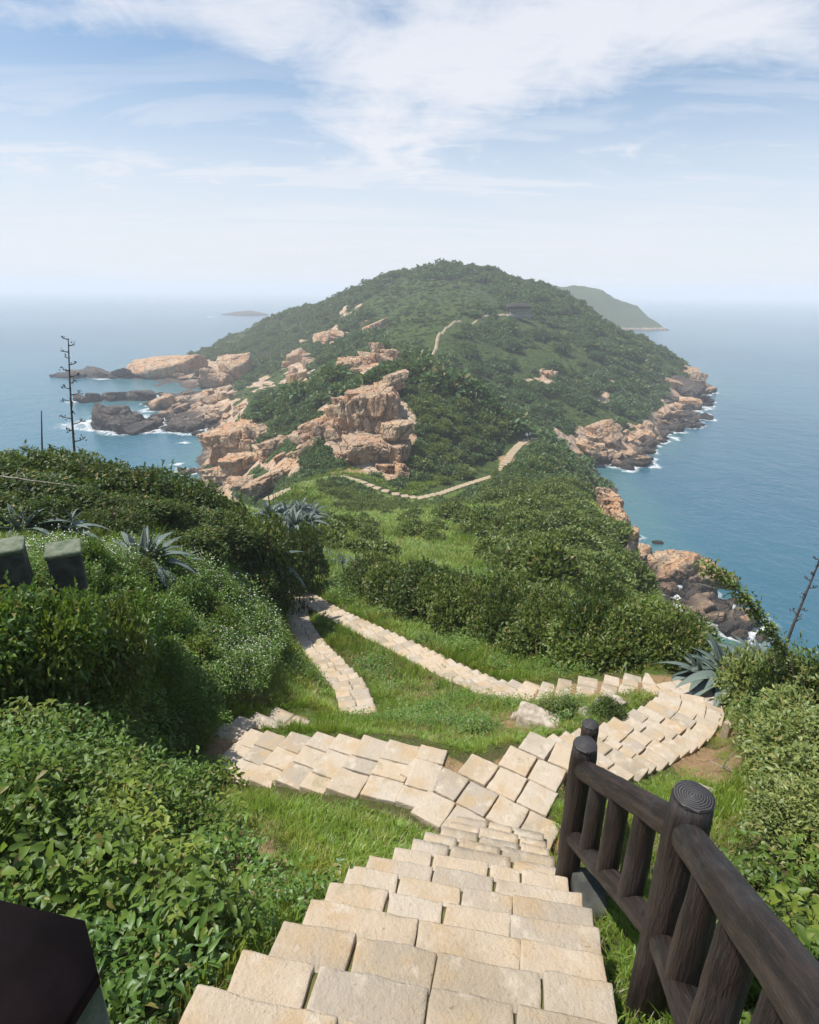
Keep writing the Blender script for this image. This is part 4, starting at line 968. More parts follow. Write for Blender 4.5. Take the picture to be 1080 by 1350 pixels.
def shrub_foliage(name, seed, n, leaf, mat, wide=.5, lumps=16, flat=.8, detail=1, sprig=0):
    """crown of unit radius standing on z = 0: lumps of leaves with gaps between them"""
    rr = np.random.default_rng(seed)
    d = rdir(rr, lumps); d[:, 2] = np.abs(d[:, 2]) * .9 + .05
    C = d * rr.uniform(.35, .72, (lumps, 1)) * np.array([1, 1, flat]); C[:, 2] += .18
    R = rr.uniform(.24, .46, lumps)
    w = R ** 2; k = rr.choice(lumps, n, p=w / w.sum())
    o = rdir(rr, n); o[:, 2] = np.where(rr.random(n) < .75, np.abs(o[:, 2]), o[:, 2])
    rad = R[k] * (1 - np.abs(rr.normal(0, .22, n)))
    Pp = C[k] + o * rad[:, None]
    Pp += rr.normal(0, .02, (n, 3))
    Pp[:, 2] = np.maximum(Pp[:, 2], .02)
    D = unit(o * .7 + rdir(rr, n) * .75 + np.array([0, 0, .22])); Nn = unit(o * .5 + np.array([0, 0, .9]) + rdir(rr, n) * .5)
    s = rr.uniform(.65, 1.25, n)
    if sprig:
        ks = rr.choice(lumps, sprig); so = unit(rdir(rr, sprig) * .7 + np.array([0, 0, 1.0])); L = rr.uniform(.12, .3, sprig)
        t = np.repeat(np.arange(sprig), 9); u_ = np.tile(np.linspace(.2, 1, 9), sprig)
        base = C[ks] + so * (R[ks] * .85)[:, None]
        Q = base[t] + so[t] * (L[t] * u_)[:, None]
        Pp = np.vstack([Pp, Q]); D = np.vstack([D, unit(rdir(rr, len(Q)) + so[t] * .8)]); Nn = np.vstack([Nn, unit(rdir(rr, len(Q)) + np.array([0, 0, 1.]))]); s = np.concatenate([s, rr.uniform(.6, 1.0, len(Q))])
    V, Q, T = leaves(Pp, D, Nn, leaf * s, leaf * wide * s, detail=detail)
    return np_mesh(name, V, Q, T, mats=[mat])
def shrub_stems(name, seed, n=9):
    rr = np.random.default_rng(seed); parts = []
    for i in range(n):
        e = rdir(rr, 1)[0] * .55; e[2] = abs(e[2]) * .6 + .45
        m = e * .5 + rr.normal(0, .08, 3); m[2] = abs(m[2])
        b = np.array([rr.normal(0, .06), rr.normal(0, .06), -.15])
        parts.append((*tube([b, m, e, e * 1.2], [.030, .022, .013, .006], 5, False), 0))
    return np_mesh(name, *merge(parts)[:3], mats=[MT['bark']])
FOL = [shrub_foliage('foliage', 700 + i, 5200, .10, MT['hedge'], .5, 22, detail=1, sprig=45) for i in range(5)]
FOLV = [shrub_foliage('foliage', 720 + i, 6000, .085, MT['varieg'], .46, 20, detail=1, sprig=60) for i in range(3)]
FOLM = [shrub_foliage('shrub', 740 + i, 1700, .17, MT['slope'], .55, 18, flat=.65, detail=0, sprig=14) for i in range(5)]
FOLF = [shrub_foliage('scrub_clump', 760 + i, 300, .34, MT['far'], .62, 11, flat=.6, detail=0) for i in range(5)]
STEM = [shrub_stems('stem', 780 + i) for i in range(3)]

def put_shrub(x, y, rad, hgt, label, group, mat, rr, fol=FOL, z=None, stems=True, name='shrub'):
    z = gz(x, y) if z is None else z
    root = link(name, None, None, (x, y, z - .05), (0, 0, 0), label=label, category='shrub', group=group)
    f = link('foliage', fol[int(rr.integers(len(fol)))], root, (0, 0, 0), (rr.normal(0, .06), rr.normal(0, .06), rr.uniform(0, 6.28)), (rad, rad * rr.uniform(.85, 1.15), hgt / 1.15))
    if mat is not None:
        f.material_slots[0].link = 'OBJECT'; f.material_slots[0].material = mat
    if stems: link('stem', STEM[int(rr.integers(3))], root, (0, 0, 0), (0, 0, rr.uniform(0, 6.28)), (rad, rad, hgt / 1.05))
    return root
rs = np.random.default_rng(2024)
# clipped-looking row of shrubs along the lower path
for px, py, Z, rad, h in [(478, 792, 21.5, 1.0, 1.35), (500, 785, 22.5, 1.1, 1.5), (520, 800, 20.2, 1.05, 1.5), (548, 812, 19.0, 1.05, 1.6), (575, 822, 18.2, 1.0, 1.6), (602, 832, 17.2, 1.05, 1.65), (632, 843, 16.4, 1.0, 1.65), (662, 852, 15.5, 1.0, 1.6), (692, 860, 14.8, .95, 1.55), (722, 867, 14.1, .95, 1.5), (752, 873, 13.5, .9, 1.45), (782, 878, 12.9, .9, 1.4), (812, 882, 12.4, .85, 1.35), (842, 886, 12.0, .85, 1.3), (870, 888, 11.8, .8, 1.2), (893, 890, 11.7, .7, .95),
                         (540, 795, 21.2, 1.1, 1.6), (580, 805, 20.2, 1.1, 1.65), (620, 818, 19, 1.1, 1.7), (660, 828, 18, 1.1, 1.7), (700, 838, 17, 1.1, 1.65), (740, 845, 16.2, 1.0, 1.6), (780, 852, 15.3, 1.0, 1.5), (820, 858, 14.5, 1.0, 1.4), (855, 862, 14, .95, 1.3), (885, 868, 13.5, .85, 1.1)]:
    q = P(px, py, Z); j = rs.uniform(.80, 1.2); put_shrub(q[0] + rs.normal(0, .12), q[1] + rs.normal(0, .12), rad * rs.uniform(.95, 1.3), h * j * 1.1, 'dense small leaved green shrub in the row behind the lower path', 'shrubs in the row behind the lower path', [None, None, MT['slope'], MT['darkbush']][int(rs.integers(4))], rs)
# dark bushes along the skyline of the bank
for px, pt, Z, rad in [(-40, 600, 13, 1.5), (-10, 585, 16, 1.6), (25, 590, 15, 1.5), (60, 588, 17, 1.5), (95, 602, 15.5, 1.4), (130, 603, 17.5, 1.5), (165, 611, 16, 1.4), (200, 615, 17.5, 1.5), (230, 625, 16.5, 1.4), (262, 640, 17.5, 1.4), (290, 650, 18.5, 1.3), (20, 625, 13, 1.3), (70, 640, 13.2, 1.2), (120, 650, 13.6, 1.2), (170, 655, 14.2, 1.2), (215, 660, 14.8, 1.2), (250, 672, 15, 1.1), (-20, 650, 11.5, 1.1), (30, 668, 11.5, 1.0), (140, 672, 12.6, .9), (240, 700, 13.8, .9)]:
    t = P(px, pt, Z); g = gz(t[0], t[1]); h = max(.7, t[2] - g)
    put_shrub(t[0], t[1], rad, h, 'dark dense bush on the bank against the sea, behind the agaves', 'dark bushes along the top of the bank', MT['darkbush'], rs)
for i, (px, pt, Z, rad, lab) in enumerate([(318, 662, 16.5, 1.3, 'tallest rounded dark green bush overhanging the paved fork'), (345, 700, 16.5, 1.0, 'dark bush casting its shade on the paved fork'), (290, 690, 15.5, 1.05, 'dark bush between the big arching agave and the tallest rounded bush'), (330, 740, 16, .9, 'low dark bush at the foot of the tallest rounded bush'), (360, 672, 19, 1.2, 'bush behind the tallest rounded bush, next to the agave thicket'), (388, 680, 21, 1.2, 'bush between the agave thicket and the paved fork'), (262, 742, 14, .8, 'low dark bush behind the white flowering weeds')]):
    t = P(px, pt, Z); g = gz(t[0], t[1]); h = max(.7, t[2] - g)
    put_shrub(t[0], t[1], rad, h, lab, 'bushes around the paved fork', MT['darkbush'] if i != 0 else MT['hedge'], rs)
# variegated shrubs at the fence side
for i, (px, pt, Z, rad, lab) in enumerate([(1040, 848, 7.2, .70, 'pale variegated shrub by the bare soil, arching branches above it'), (1085, 850, 6.6, .80, 'tall variegated shrub behind the arching branches'), (1012, 925, 7.2, .42, 'small variegated shrub closest to the marker post'), (1075, 925, 5.9, .70, 'leafy variegated shrub above the end of the fence rail'), (1110, 960, 5.0, .80, 'broad variegated shrub overhanging the fence'), (1055, 1005, 5.3, .45, 'variegated shrub with bare twigs hanging over the soil'), (1095, 1060, 4.2, .52, 'glossy variegated shrub close behind the fence rail'), (1045, 1095, 4.9, .38, 'low leafy shrub behind the ringed fence post')]):
    t = P(px, pt, Z); g = gz(t[0], t[1]); h = max(.5, t[2] - g)
    put_shrub(t[0], t[1], rad, h, lab, 'variegated shrubs beside the fence', None, rs, fol=FOLV)
for px, py, Z, rad, h in [(252, 996, 8.0, .42, .45), (268, 972, 8.4, .4, .45), (262, 1020, 7.4, .35, .35), (120, 770, 9.2, .4, .9), (215, 770, 11.5, .4, .85), (265, 800, 11, .4, .8), (185, 870, 8.8, .35, .7), (300, 850, 11, .35, .7), (230, 860, 9.6, .4, .75), (340, 845, 13, .35, .6), (70, 830, 7.3, .4, .7), (150, 800, 9.4, .55, .75), (205, 830, 9.4, .5, .7), (235, 785, 10.8, .55, .7), (280, 830, 11, .5, .65), (318, 868, 11.2, .45, .55), (255, 885, 9.6, .5, .6), (170, 775, 10.4, .5, .6), (95, 800, 8.4, .5, .65), (325, 822, 13, .5, .6), (125, 860, 7.9, .5, .65), (205, 905, 8.6, .45, .55), (45, 792, 7.5, .45, .62), (15, 800, 7.2, .4, .6), (85, 778, 7.9, .35, .55), (55, 850, 7.0, .5, .6), (290, 775, 12.8, .5, .6)]:
    q = P(px, py, Z); put_shrub(q[0], q[1], rad, h, 'bushy clump of bright green weeds on the bank below the agaves', 'weed clumps on the bank', [MT['weed'], MT['weed'], MT['hedge'], MT['cover']][int(rs.integers(4))], rs, stems=False, name='weed_clump')
for px, pt, Z, rad, mt in [(-30, 758, 5.9, .75, 'weed'), (22, 762, 6.0, .7, 'cover'), (72, 760, 6.3, .65, 'weed'), (112, 765, 6.6, .6, 'hedge'), (150, 775, 7.4, .7, 'weed')]:
    t = P(px, pt, Z); g = gz(t[0], t[1]); put_shrub(t[0], t[1], rad, max(.4, t[2] - g), 'leafy weeds grown up in front of the mossy concrete piers', 'weeds in front of the piers', MT[mt], rs, stems=False, name='weed_clump')
# low silvery plant over the stones
t = P(742, 940, 9.2); put_shrub(t[0], t[1], .45, .45, 'low silvery plant growing over half buried stones in the path loop', 'plants in the path loop', MT['varieg'], rs, fol=FOL)
t = P(800, 950, 9.0); put_shrub(t[0], t[1], .30, .32, 'small dark plant beside the low silvery one, near the fence post', 'plants in the path loop', MT['darkbush'], rs, fol=FOL)
# arching branch reaching over the water view
br = link('arching_branch', None, label='leafy branch arching out of the variegated shrubs against the sea', category='branch')
pts = densify([P(*a) for a in [(1050, 905, 6.9), (1030, 850, 6.9), (1008, 822, 6.8), (985, 790, 6.7), (955, 762, 6.6), (930, 746, 6.5)]], .05)
V, Q, T = tube(pts, np.linspace(.02, .004, len(pts)), 6); link('stem', np_mesh('stem', V, Q, T, smooth=True, mats=[MT['bark']]), br)
rr = np.random.default_rng(8); k = rr.integers(int(len(pts) * .12), len(pts), 1000); B = pts[k] + rr.normal(0, .045, (1000, 3))
V, Q, T = leaves(B, unit(rdir(rr, 1000) + np.array([-.3, 0, .3])), unit(rdir(rr, 1000) + np.array([0, 0, 1.])), rr.uniform(.04, .085, 1000), rr.uniform(.02, .04, 1000), detail=1)
link('foliage', np_mesh('foliage', V, Q, T, mats=[MT['varieg']]), br)

# ------------------------------------------------------------------ agaves
def agave_leaf(seed, L=1.0, w=.13, bend=.5):
    rr = np.random.default_rng(seed); n = 12; V = []
    for i in range(n):
        t = i / (n - 1); a = bend * t * t * 2.2
        y = L * (t - .18 * bend * t ** 3); z = -bend * L * .55 * t ** 2.2
        ww = w * (0.75 + .9 * t - 1.65 * t ** 2.0) if t < .98 else .004
        ww = max(ww, .004); cup = ww * .35 * (1 - t * .5); th = .030 * (1 - t) + .004
        for x, zz in ((-ww, cup), (-ww * .5, .0), (0, -cup * .25), (ww * .5, .0), (ww, cup)): V.append((x, y, z + zz))
        for x, zz in ((-ww * .6, -th * .8), (0, -th - cup * .25), (ww * .6, -th * .8)): V.append((x, y, z + zz))
    F = []
    for i in range(n - 1):
        a = i * 8; b = a + 8
        for k in range(4): F.append((a + k, a + k + 1, b + k + 1, b + k))
        ring = [4, 7, 6, 5, 0]
        for k in range(4): F.append((a + ring[k], a + ring[k + 1], b + ring[k + 1], b + ring[k]))
    return np_mesh('leaf', np.array(V), F, smooth=True, mats=[MT['agave']])
AL = [agave_leaf(1, bend=.15), agave_leaf(2, bend=.45), agave_leaf(3, bend=.85), agave_leaf(4, bend=1.35)]
def agave(x, y, size, label, n=26, seed=0, group=None, z=None):
    rr = np.random.default_rng(seed); z = gz(x, y) if z is None else z
    root = link('agave', None, None, (x, y, z), label=label, category='agave')
    if group: root['group'] = group
    for i in range(n):
        t = i / n; az = i * 2.39996 + rr.normal(0, .15); el = math.radians(80 - 68 * t ** .8) + rr.normal(0, .08)
        m = AL[min(3, int(t * 3.0 + rr.uniform(0, 1.6)))]
        s = size * rr.uniform(.85, 1.12) * (.75 + .35 * min(1, t * 1.6))
        link('leaf', m, root, (-math.sin(az) * .05 * size, math.cos(az) * .05 * size, .06 * size), (el, rr.normal(0, .1), az), (s, s, s))
    return root
def ag(px, py, Z, size, label, n=26, seed=0, group=None, sink=0):
    q = P(px, py, Z); return agave(q[0], q[1], size, label, n, seed, group, z=max(gz(q[0], q[1]), q[2] - .1) if sink == 0 else q[2])
ag(188, 742, 11.2, .92, 'big arching blue grey agave with curled leaves behind the white flowering weeds', 30, 1)
ag(88, 706, 11.5, .7, 'small agave beside the mossy concrete pier', 18, 2)
ag(28, 700, 11.0, .75, 'agave with upright leaves behind the twin mossy piers', 18, 3)
ag(240, 740, 13, .6, 'small half hidden agave next to the big arching agave', 14, 4)
ag(352, 745, 17.5, 1.1, 'agave half hidden inside the dark bush by the paved fork', 20, 5)
ag(962, 892, 10.4, .9, 'large agave at the end of the shrub row above the water', 30, 6)
ag(1000, 884, 10.6, .8, 'second agave beside the large one at the end of the shrub row', 24, 7)
ag(925, 898, 10.8, .7, 'low spreading agave at the end of the shrub row', 22, 8)
for i, (px, py, Z) in enumerate([(365, 690, 32), (380, 684, 34), (395, 676, 36), (405, 690, 33), (388, 692, 31), (375, 676, 37), (410, 680, 37), (355, 680, 34)]):
    ag(px, py, Z, 1.25, 'grey agave in the thicket above the paved fork', 22, 20 + i, 'agaves in the thicket')
for i, (px, py, Z) in enumerate([(412, 742, 27.5), (425, 748, 26.5), (440, 745, 27.5), (455, 752, 26.5), (470, 750, 27), (485, 758, 26), (500, 755, 26.5)]):
    ag(px, py, Z, .8, 'small agave in the line at the head of the shrub row', 20, 40 + i, 'small agaves at the head of the shrub row')
def stalk(px, top, bot, Z, label, r=.05, branches=14, lean=0.0, seed=0, thick=1.0):
    rr = np.random.default_rng(seed); a = P(px, bot, Z); h = (bot - top) / FPX * Z * 1.04; g = gz(a[0], a[1]) - .1
    b = np.array([a[0] + lean * h, a[1], a[2] + h]); root = link('flower_stalk', None, label=label, category='agave stalk')
    base = np.array([a[0] - lean * (a[2] - g), a[1], g])
    n = 14; pts = np.stack([base * (1 - t) + b * t + np.array([math.sin(t * 5 + seed) * .03, 0, 0]) for t in np.linspace(0, 1, n)])
    V, Q, T = tube(pts, np.linspace(r, r * .3, n), 7); link('stem', np_mesh('stem', V, Q, T, smooth=True, mats=[MT['stalk']]), root)
    for i in range(branches):
        t = .45 + .55 * i / max(1, branches - 1); q = base * (1 - t) + b * t; az = i * 2.4 + rr.normal(0, .3)
        L = h * .11 * (1.15 - t * .75) * thick; e = q + np.array([math.cos(az) * L, math.sin(az) * L, L * .25])
        pa = [(*tube([q, (q + e) / 2 + np.array([0, 0, -.02]), e], [r * .4, r * .3, r * .2], 5), 0)]
        for _ in range(7):
            c = e + rr.normal(0, L * .17, 3); d = rdir(rr, 1)[0] * L * .15; d[2] = abs(d[2]) + L * .08
            pa.append((*tube([c, c + d], [r * .34, r * .18], 4), 0))
        V, Q, T, _ = merge(pa); link('branch', np_mesh('branch', V, Q, T, mats=[MT['stalk']]), root)
    return root
stalk(98, 458, 596, 20, 'tall dry agave flower stalk with short side branches against the sea', .055, 18, 0.14, 1)
stalk(57, 543, 596, 19, 'bare dry pole shorter than the tall flower stalk beside it', .05, 0, 0.15, 2)
stalk(1046, 712, 830, 10.5, 'leaning dry flower stalk with stubby side branches beside the agaves above the water', .035, 12, .07, 3, thick=.8)
for px, tp, bt, Z, sd, lb in [(505, 690, 748, 27, 4, 'tallest thin dry stalk standing behind the line of small agaves'), (521, 712, 752, 26.5, 5, 'thin dry stalk next to the tallest one behind the small agaves'), (361, 620, 668, 35, 6, 'thin dry stalk rising from the agave thicket'), (538, 735, 765, 25, 7, 'short thin stalk at the edge of the shrub row'), (470, 715, 745, 27, 8, 'thin dry stalk among the small agaves, away from the shrub row')]:
    stalk(px, tp, bt, Z, lb, .03, 5, rr.normal(0, .02), sd, thick=.5)

# ------------------------------------------------------------------ scattered cover (uncountable): grass, weeds, creepers, scrub
def proto_collection(name, meshes):
    c = bpy.data.collections.new(name)
    for i, m in enumerate(meshes):
        c.objects.link(bpy.data.objects.new('%s_%02d' % (name, i), m))
    return c
def scatter(name, meshes, pts, rot, scl, idx, label):
    m = bpy.data.meshes.new(name); n = len(pts)
    m.vertices.add(n); m.vertices.foreach_set('co', np.ascontiguousarray(pts, np.float32).ravel())
    a = m.attributes.new('rot', 'FLOAT_VECTOR', 'POINT'); a.data.foreach_set('vector', np.ascontiguousarray(rot, np.float32).ravel())
    a = m.attributes.new('scl', 'FLOAT_VECTOR', 'POINT'); a.data.foreach_set('vector', np.ascontiguousarray(scl, np.float32).ravel())
    a = m.attributes.new('idx', 'INT', 'POINT'); a.data.foreach_set('value', np.ascontiguousarray(idx, np.int32))
    o = link(name, m, kind='stuff'); o['label'] = label
    ng = bpy.data.node_groups.new(name, 'GeometryNodeTree')
    ng.interface.new_socket('Geometry', in_out='INPUT', socket_type='NodeSocketGeometry'); ng.interface.new_socket('Geometry', in_out='OUTPUT', socket_type='NodeSocketGeometry')
    N = ng.nodes.new; L = ng.links.new
    gi, go = N('NodeGroupInput'), N('NodeGroupOutput'); ip = N('GeometryNodeInstanceOnPoints')
    ci = N('GeometryNodeCollectionInfo'); ci.inputs['Collection'].default_value = proto_collection(name, meshes); ci.inputs['Separate Children'].default_value = True; ci.inputs['Reset Children'].default_value = True
    ip.inputs['Pick Instance'].default_value = True
    L(gi.outputs[0], ip.inputs['Points']); L(ci.outputs[0], ip.inputs['Instance'])
    for nm, typ, sock in (('rot', 'FLOAT_VECTOR', 'Rotation'), ('scl', 'FLOAT_VECTOR', 'Scale'), ('idx', 'INT', 'Instance Index')):
        at = N('GeometryNodeInputNamedAttribute'); at.data_type = typ; at.inputs['Name'].default_value = nm
        L(at.outputs['Attribute'], ip.inputs[sock])
    L(ip.outputs[0], go.inputs[0])
    md = o.modifiers.new('scatter', 'NODES'); md.node_group = ng
    return o
def tuft(name, seed, n, h, mat, spread=.12, wd=.006, lean=.5):
    rr = np.random.default_rng(seed); a = rr.uniform(0, 6.28, n); r = spread * np.sqrt(rr.random(n))
    B = np.stack([np.cos(a) * r, np.sin(a) * r, np.full(n, -.02)], 1); H = h * rr.uniform(.5, 1.2, n)
    az = a + rr.normal(0, .9, n); ln = lean * rr.uniform(.2, 1.3, n)
    O = np.stack([np.cos(az), np.sin(az), np.zeros(n)], 1); S = np.stack([-np.sin(az), np.cos(az), np.zeros(n)], 1)
    w = wd * rr.uniform(.7, 1.4, n)[:, None]; Hh = H[:, None]; lnn = ln[:, None]; Z = np.array([0, 0, 1.])
    M = B + Z * Hh * .55 + O * Hh * lnn * .25; T = B + Z * Hh * (1 - .3 * lnn) + O * Hh * lnn * .95
    V = np.stack([B - S * w, B + S * w, M - S * w * .8, M + S * w * .8, T], 1).reshape(-1, 3); o = np.arange(n)[:, None] * 5
    return np_mesh(name, V, o + [0, 1, 3, 2], o + [2, 3, 4], mats=[mat])
def creeper(name, seed, n, leaf, mat, spread=.22, h=.26, wide=.52):
    rr = np.random.default_rng(seed); a = rr.uniform(0, 6.28, n); r = spread * np.sqrt(rr.random(n)); 
    B = np.stack([np.cos(a) * r, np.sin(a) * r, h * rr.uniform(.15, 1.0, n) * (1 - .4 * (r / spread) ** 2)], 1)
    az = rr.uniform(0, 6.28, n); D = np.stack([np.cos(az), np.sin(az), rr.normal(.05, .35, n)], 1)
    Nn = unit(np.array([0, 0, 1.]) + rdir(rr, n) * .45)
    V, Q, T = leaves(B, D, Nn, leaf * rr.uniform(.55, 1.3, n), leaf * wide * rr.uniform(.6, 1.25, n), fold=.16, droop=.22, detail=2)
    parts = [(V, Q, T, 0)]
    for i in range(0, n, 4):
        parts.append((*tube([np.array([B[i, 0] * .3, B[i, 1] * .3, -.05]), B[i] * np.array([.8, .8, .6]), B[i]], [.004, .003, .002], 3, False), 0))
    return np_mesh(name, *merge(parts)[:3], mats=[mat])
def flower_weed(name, seed, n=75, nf=9):
    rr = np.random.default_rng(seed); a = rr.uniform(0, 6.28, n); r = .24 * np.sqrt(rr.random(n))
    B = np.stack([np.cos(a) * r, np.sin(a) * r, rr.uniform(.04, .34, n)], 1); az = rr.uniform(0, 6.28, n)
    D = np.stack([np.cos(az), np.sin(az), rr.normal(.1, .35, n)], 1)
    V, Q, T = leaves(B, D, unit(np.array([0, 0, 1.]) + rdir(rr, n) * .5), rr.uniform(.03, .07, n), rr.uniform(.016, .034, n), detail=1)
    parts = [(V, Q, T, 0)]
    for i in range(nf):
        c = np.array([rr.normal(0, .12), rr.normal(0, .12), rr.uniform(.32, .46)])
        parts.append((*tube([c * np.array([.6, .6, 0]), c], [.0025, .0015], 3, False), 0))
        m = 7; az = np.arange(m) / m * 6.28 + rr.random(); rad = rr.uniform(.007, .012)
        ring = c + np.stack([np.cos(az) * rad, np.sin(az) * rad, rr.normal(0, .003, m)], 1)
        parts.append((np.vstack([c + [0, 0, .004], ring]), None, np.array([(0, k + 1, (k + 1) % m + 1) for k in range(m)]), 1))
    V, Q, T, mi = merge(parts); return np_mesh(name, V, Q, T, mats=[MT['weed'], MT['petal']], midx=mi)

LEAFZ = [(-500, 830), (0, 872), (120, 890), (215, 940), (290, 1015), (300, 1090), (330, 1180), (300, 1250), (235, 1330), (200, 1500), (-900, 1500)]
WEEDZ = [(-300, 740), (60, 745), (190, 745), (310, 775), (345, 815), (375, 860), (360, 910), (300, 945), (215, 940), (120, 890), (0, 872), (-500, 830)]
def near_points(n, r0, r1, seed, cap, th=50):
    rr = np.random.default_rng(seed); L = math.log(r1 / r0); r = r0 * np.exp(rr.random(n) * L); t = np.radians(rr.uniform(-th, th, n))
    dens = n / (L * 2 * math.radians(th)) / r ** 2; k = rr.random(n) < cap / dens
    r, t = r[k], t[k]; x, y = r * np.sin(t), r * np.cos(t); z = ground(x, y)
    return rr, x, y, z, r
def scatter_near():
    rr, x, y, z, r = near_points(145000, 1.0, 48, 1, 230, 60)
    rock, dirt, px, py, Z = masks(x, y, z); D, _ = path_dist(x, y); D2, _, _ = stair_dist(x, y)
    free = (D > .02) & (D2 > .03) & (rock < .4)
    leafz = (in_poly(px, py, LEAFZ) & (Z < 9)) | (in_poly(px, py, [(985, 1095), (1100, 1020), (1400, 1000), (1500, 1500), (900, 1500), (935, 1300)]) & (Z < 6) & (x > 1.55)); weedz = in_poly(px, py, WEEDZ) & (Z < 20) & ~leafz
    # joints of the paving carry a little grass too
    joint = (D > -.5) & (D <= .02) & (rr.random(len(x)) < np.where(D > -.15, .45, .05)) & (r < 22)
    g = ((free & ~leafz & (rr.random(len(x)) > dirt * 1.05) & (rr.random(len(x)) < np.where(weedz, .5, 1.0))) | joint)
    i = np.nonzero(g)[0]; n = len(i); s = np.clip(r[i] / 11, .6, 2.4) * rr.uniform(.7, 1.35, n) * np.where(joint[i], .5, 1) * np.where(D[i] < .15, .7, 1.0)
    patch = fbm(x[i] * .5, y[i] * .5, oct=3, seed=71); tall = .6 + 1.5 * np.clip(patch + .1, 0, 1)
    dry = (dirt[i] > .2) | (fbm(x[i] * .8 + 9, y[i] * .8, oct=3, seed=73) > .16)
    yel = in_poly(px[i], py[i], [(780, 890), (960, 890), (980, 960), (900, 1000), (800, 960), (740, 930)])
    idx = np.where(dry & (rr.random(n) < .55) | (yel & (rr.random(n) < .45)), 4 + rr.integers(0, 2, n), rr.integers(0, 4, n))
    short = np.where(yel | (dirt[i] > .2), .55, 1.0)
    scatter('grass', [tuft('tuft', 800 + k, 46, .13, MT['grass'], .11, .0045, .8) for k in range(2)] + [tuft('tuft', 802 + k, 40, .19, MT['grass'], .12, .005, .7) for k in range(2)] + [tuft('tuft', 804 + k, 40, .11, MT['drygrass'], .12, .004, .9) for k in range(2)],
            np.stack([x[i], y[i], z[i]], 1), np.stack([rr.normal(0, .12, n), rr.normal(0, .12, n), rr.uniform(0, 6.28, n)], 1), np.stack([s, s, s * tall * short], 1), idx, 'short green and straw coloured grass between the paved paths')
    # broad leaved creepers
    gap = fbm(x * 1.6, y * 1.6, oct=3, seed=85) < -.22
    k = np.nonzero(leafz & free & (D2 > .10) & ~gap & (rr.random(len(x)) < np.clip(42 / 230 + r * 0.01, 0, .5)))[0]; n = len(k); s = rr.uniform(.75, 1.35, n)
    up = np.maximum(0, fbm(x[k] * .9, y[k] * .9, oct=3, seed=81)) * .35
    scatter('creeper_leaves', [creeper('creeper', 820 + q, 92, .054, MT['cover']) for q in range(4)] + [creeper('creeper', 830 + q, 70, .05, MT['weed'], .2, .22, .45) for q in range(2)],
            np.stack([x[k], y[k], z[k] + up], 1), np.stack([rr.normal(0, .18, n), rr.normal(0, .18, n), rr.uniform(0, 6.28, n)], 1), np.stack([s, s, s * rr.uniform(.8, 1.6, n)], 1), np.where(fbm(x[k] * .7, y[k] * .7, oct=2, seed=83) > .12, rr.integers(4, 6, n), rr.integers(0, 4, n)), 'broad pointed leaves of creepers covering the bank beside the steps')
    # flowering weeds, also sprinkled into the grass
    sprinkle = free & ~leafz & (fbm(x * .45, y * .45, oct=3, seed=77) > .12) & (rr.random(len(x)) < .20) & (D > .2) & (dirt < .2) & (r < 30)
    k = np.nonzero((weedz & free & (rr.random(len(x)) < .34)) | sprinkle)[0]; n = len(k); s = rr.uniform(.75, 1.3, n) * np.clip(r[k] / 12, .75, 1.7)
    up = np.maximum(0, fbm(x[k] * .8, y[k] * .8, oct=3, seed=87)) * .5 * weedz[k]
    hh = np.where(sprinkle[k] & ~weedz[k], .65, 1.0)
    scatter('flowering_weeds', [flower_weed('weed', 840 + q, 80, 4) for q in range(3)] + [flower_weed('weed', 850 + q, 90, 0) for q in range(3)],
            np.stack([x[k], y[k], z[k] + up], 1), np.stack([rr.normal(0, .15, n), rr.normal(0, .15, n), rr.uniform(0, 6.28, n)], 1), np.stack([s, s, s * rr.uniform(.8, 1.5, n) * hh], 1), np.where(weedz[k] & (fbm(x[k] * .5, y[k] * .5, oct=2, seed=89) > -.25), rr.integers(0, 3, n), rr.integers(3, 6, n)), 'green weeds with small white flower heads on the bank')
scatter_near()
PAV = P(683, 415, 240)
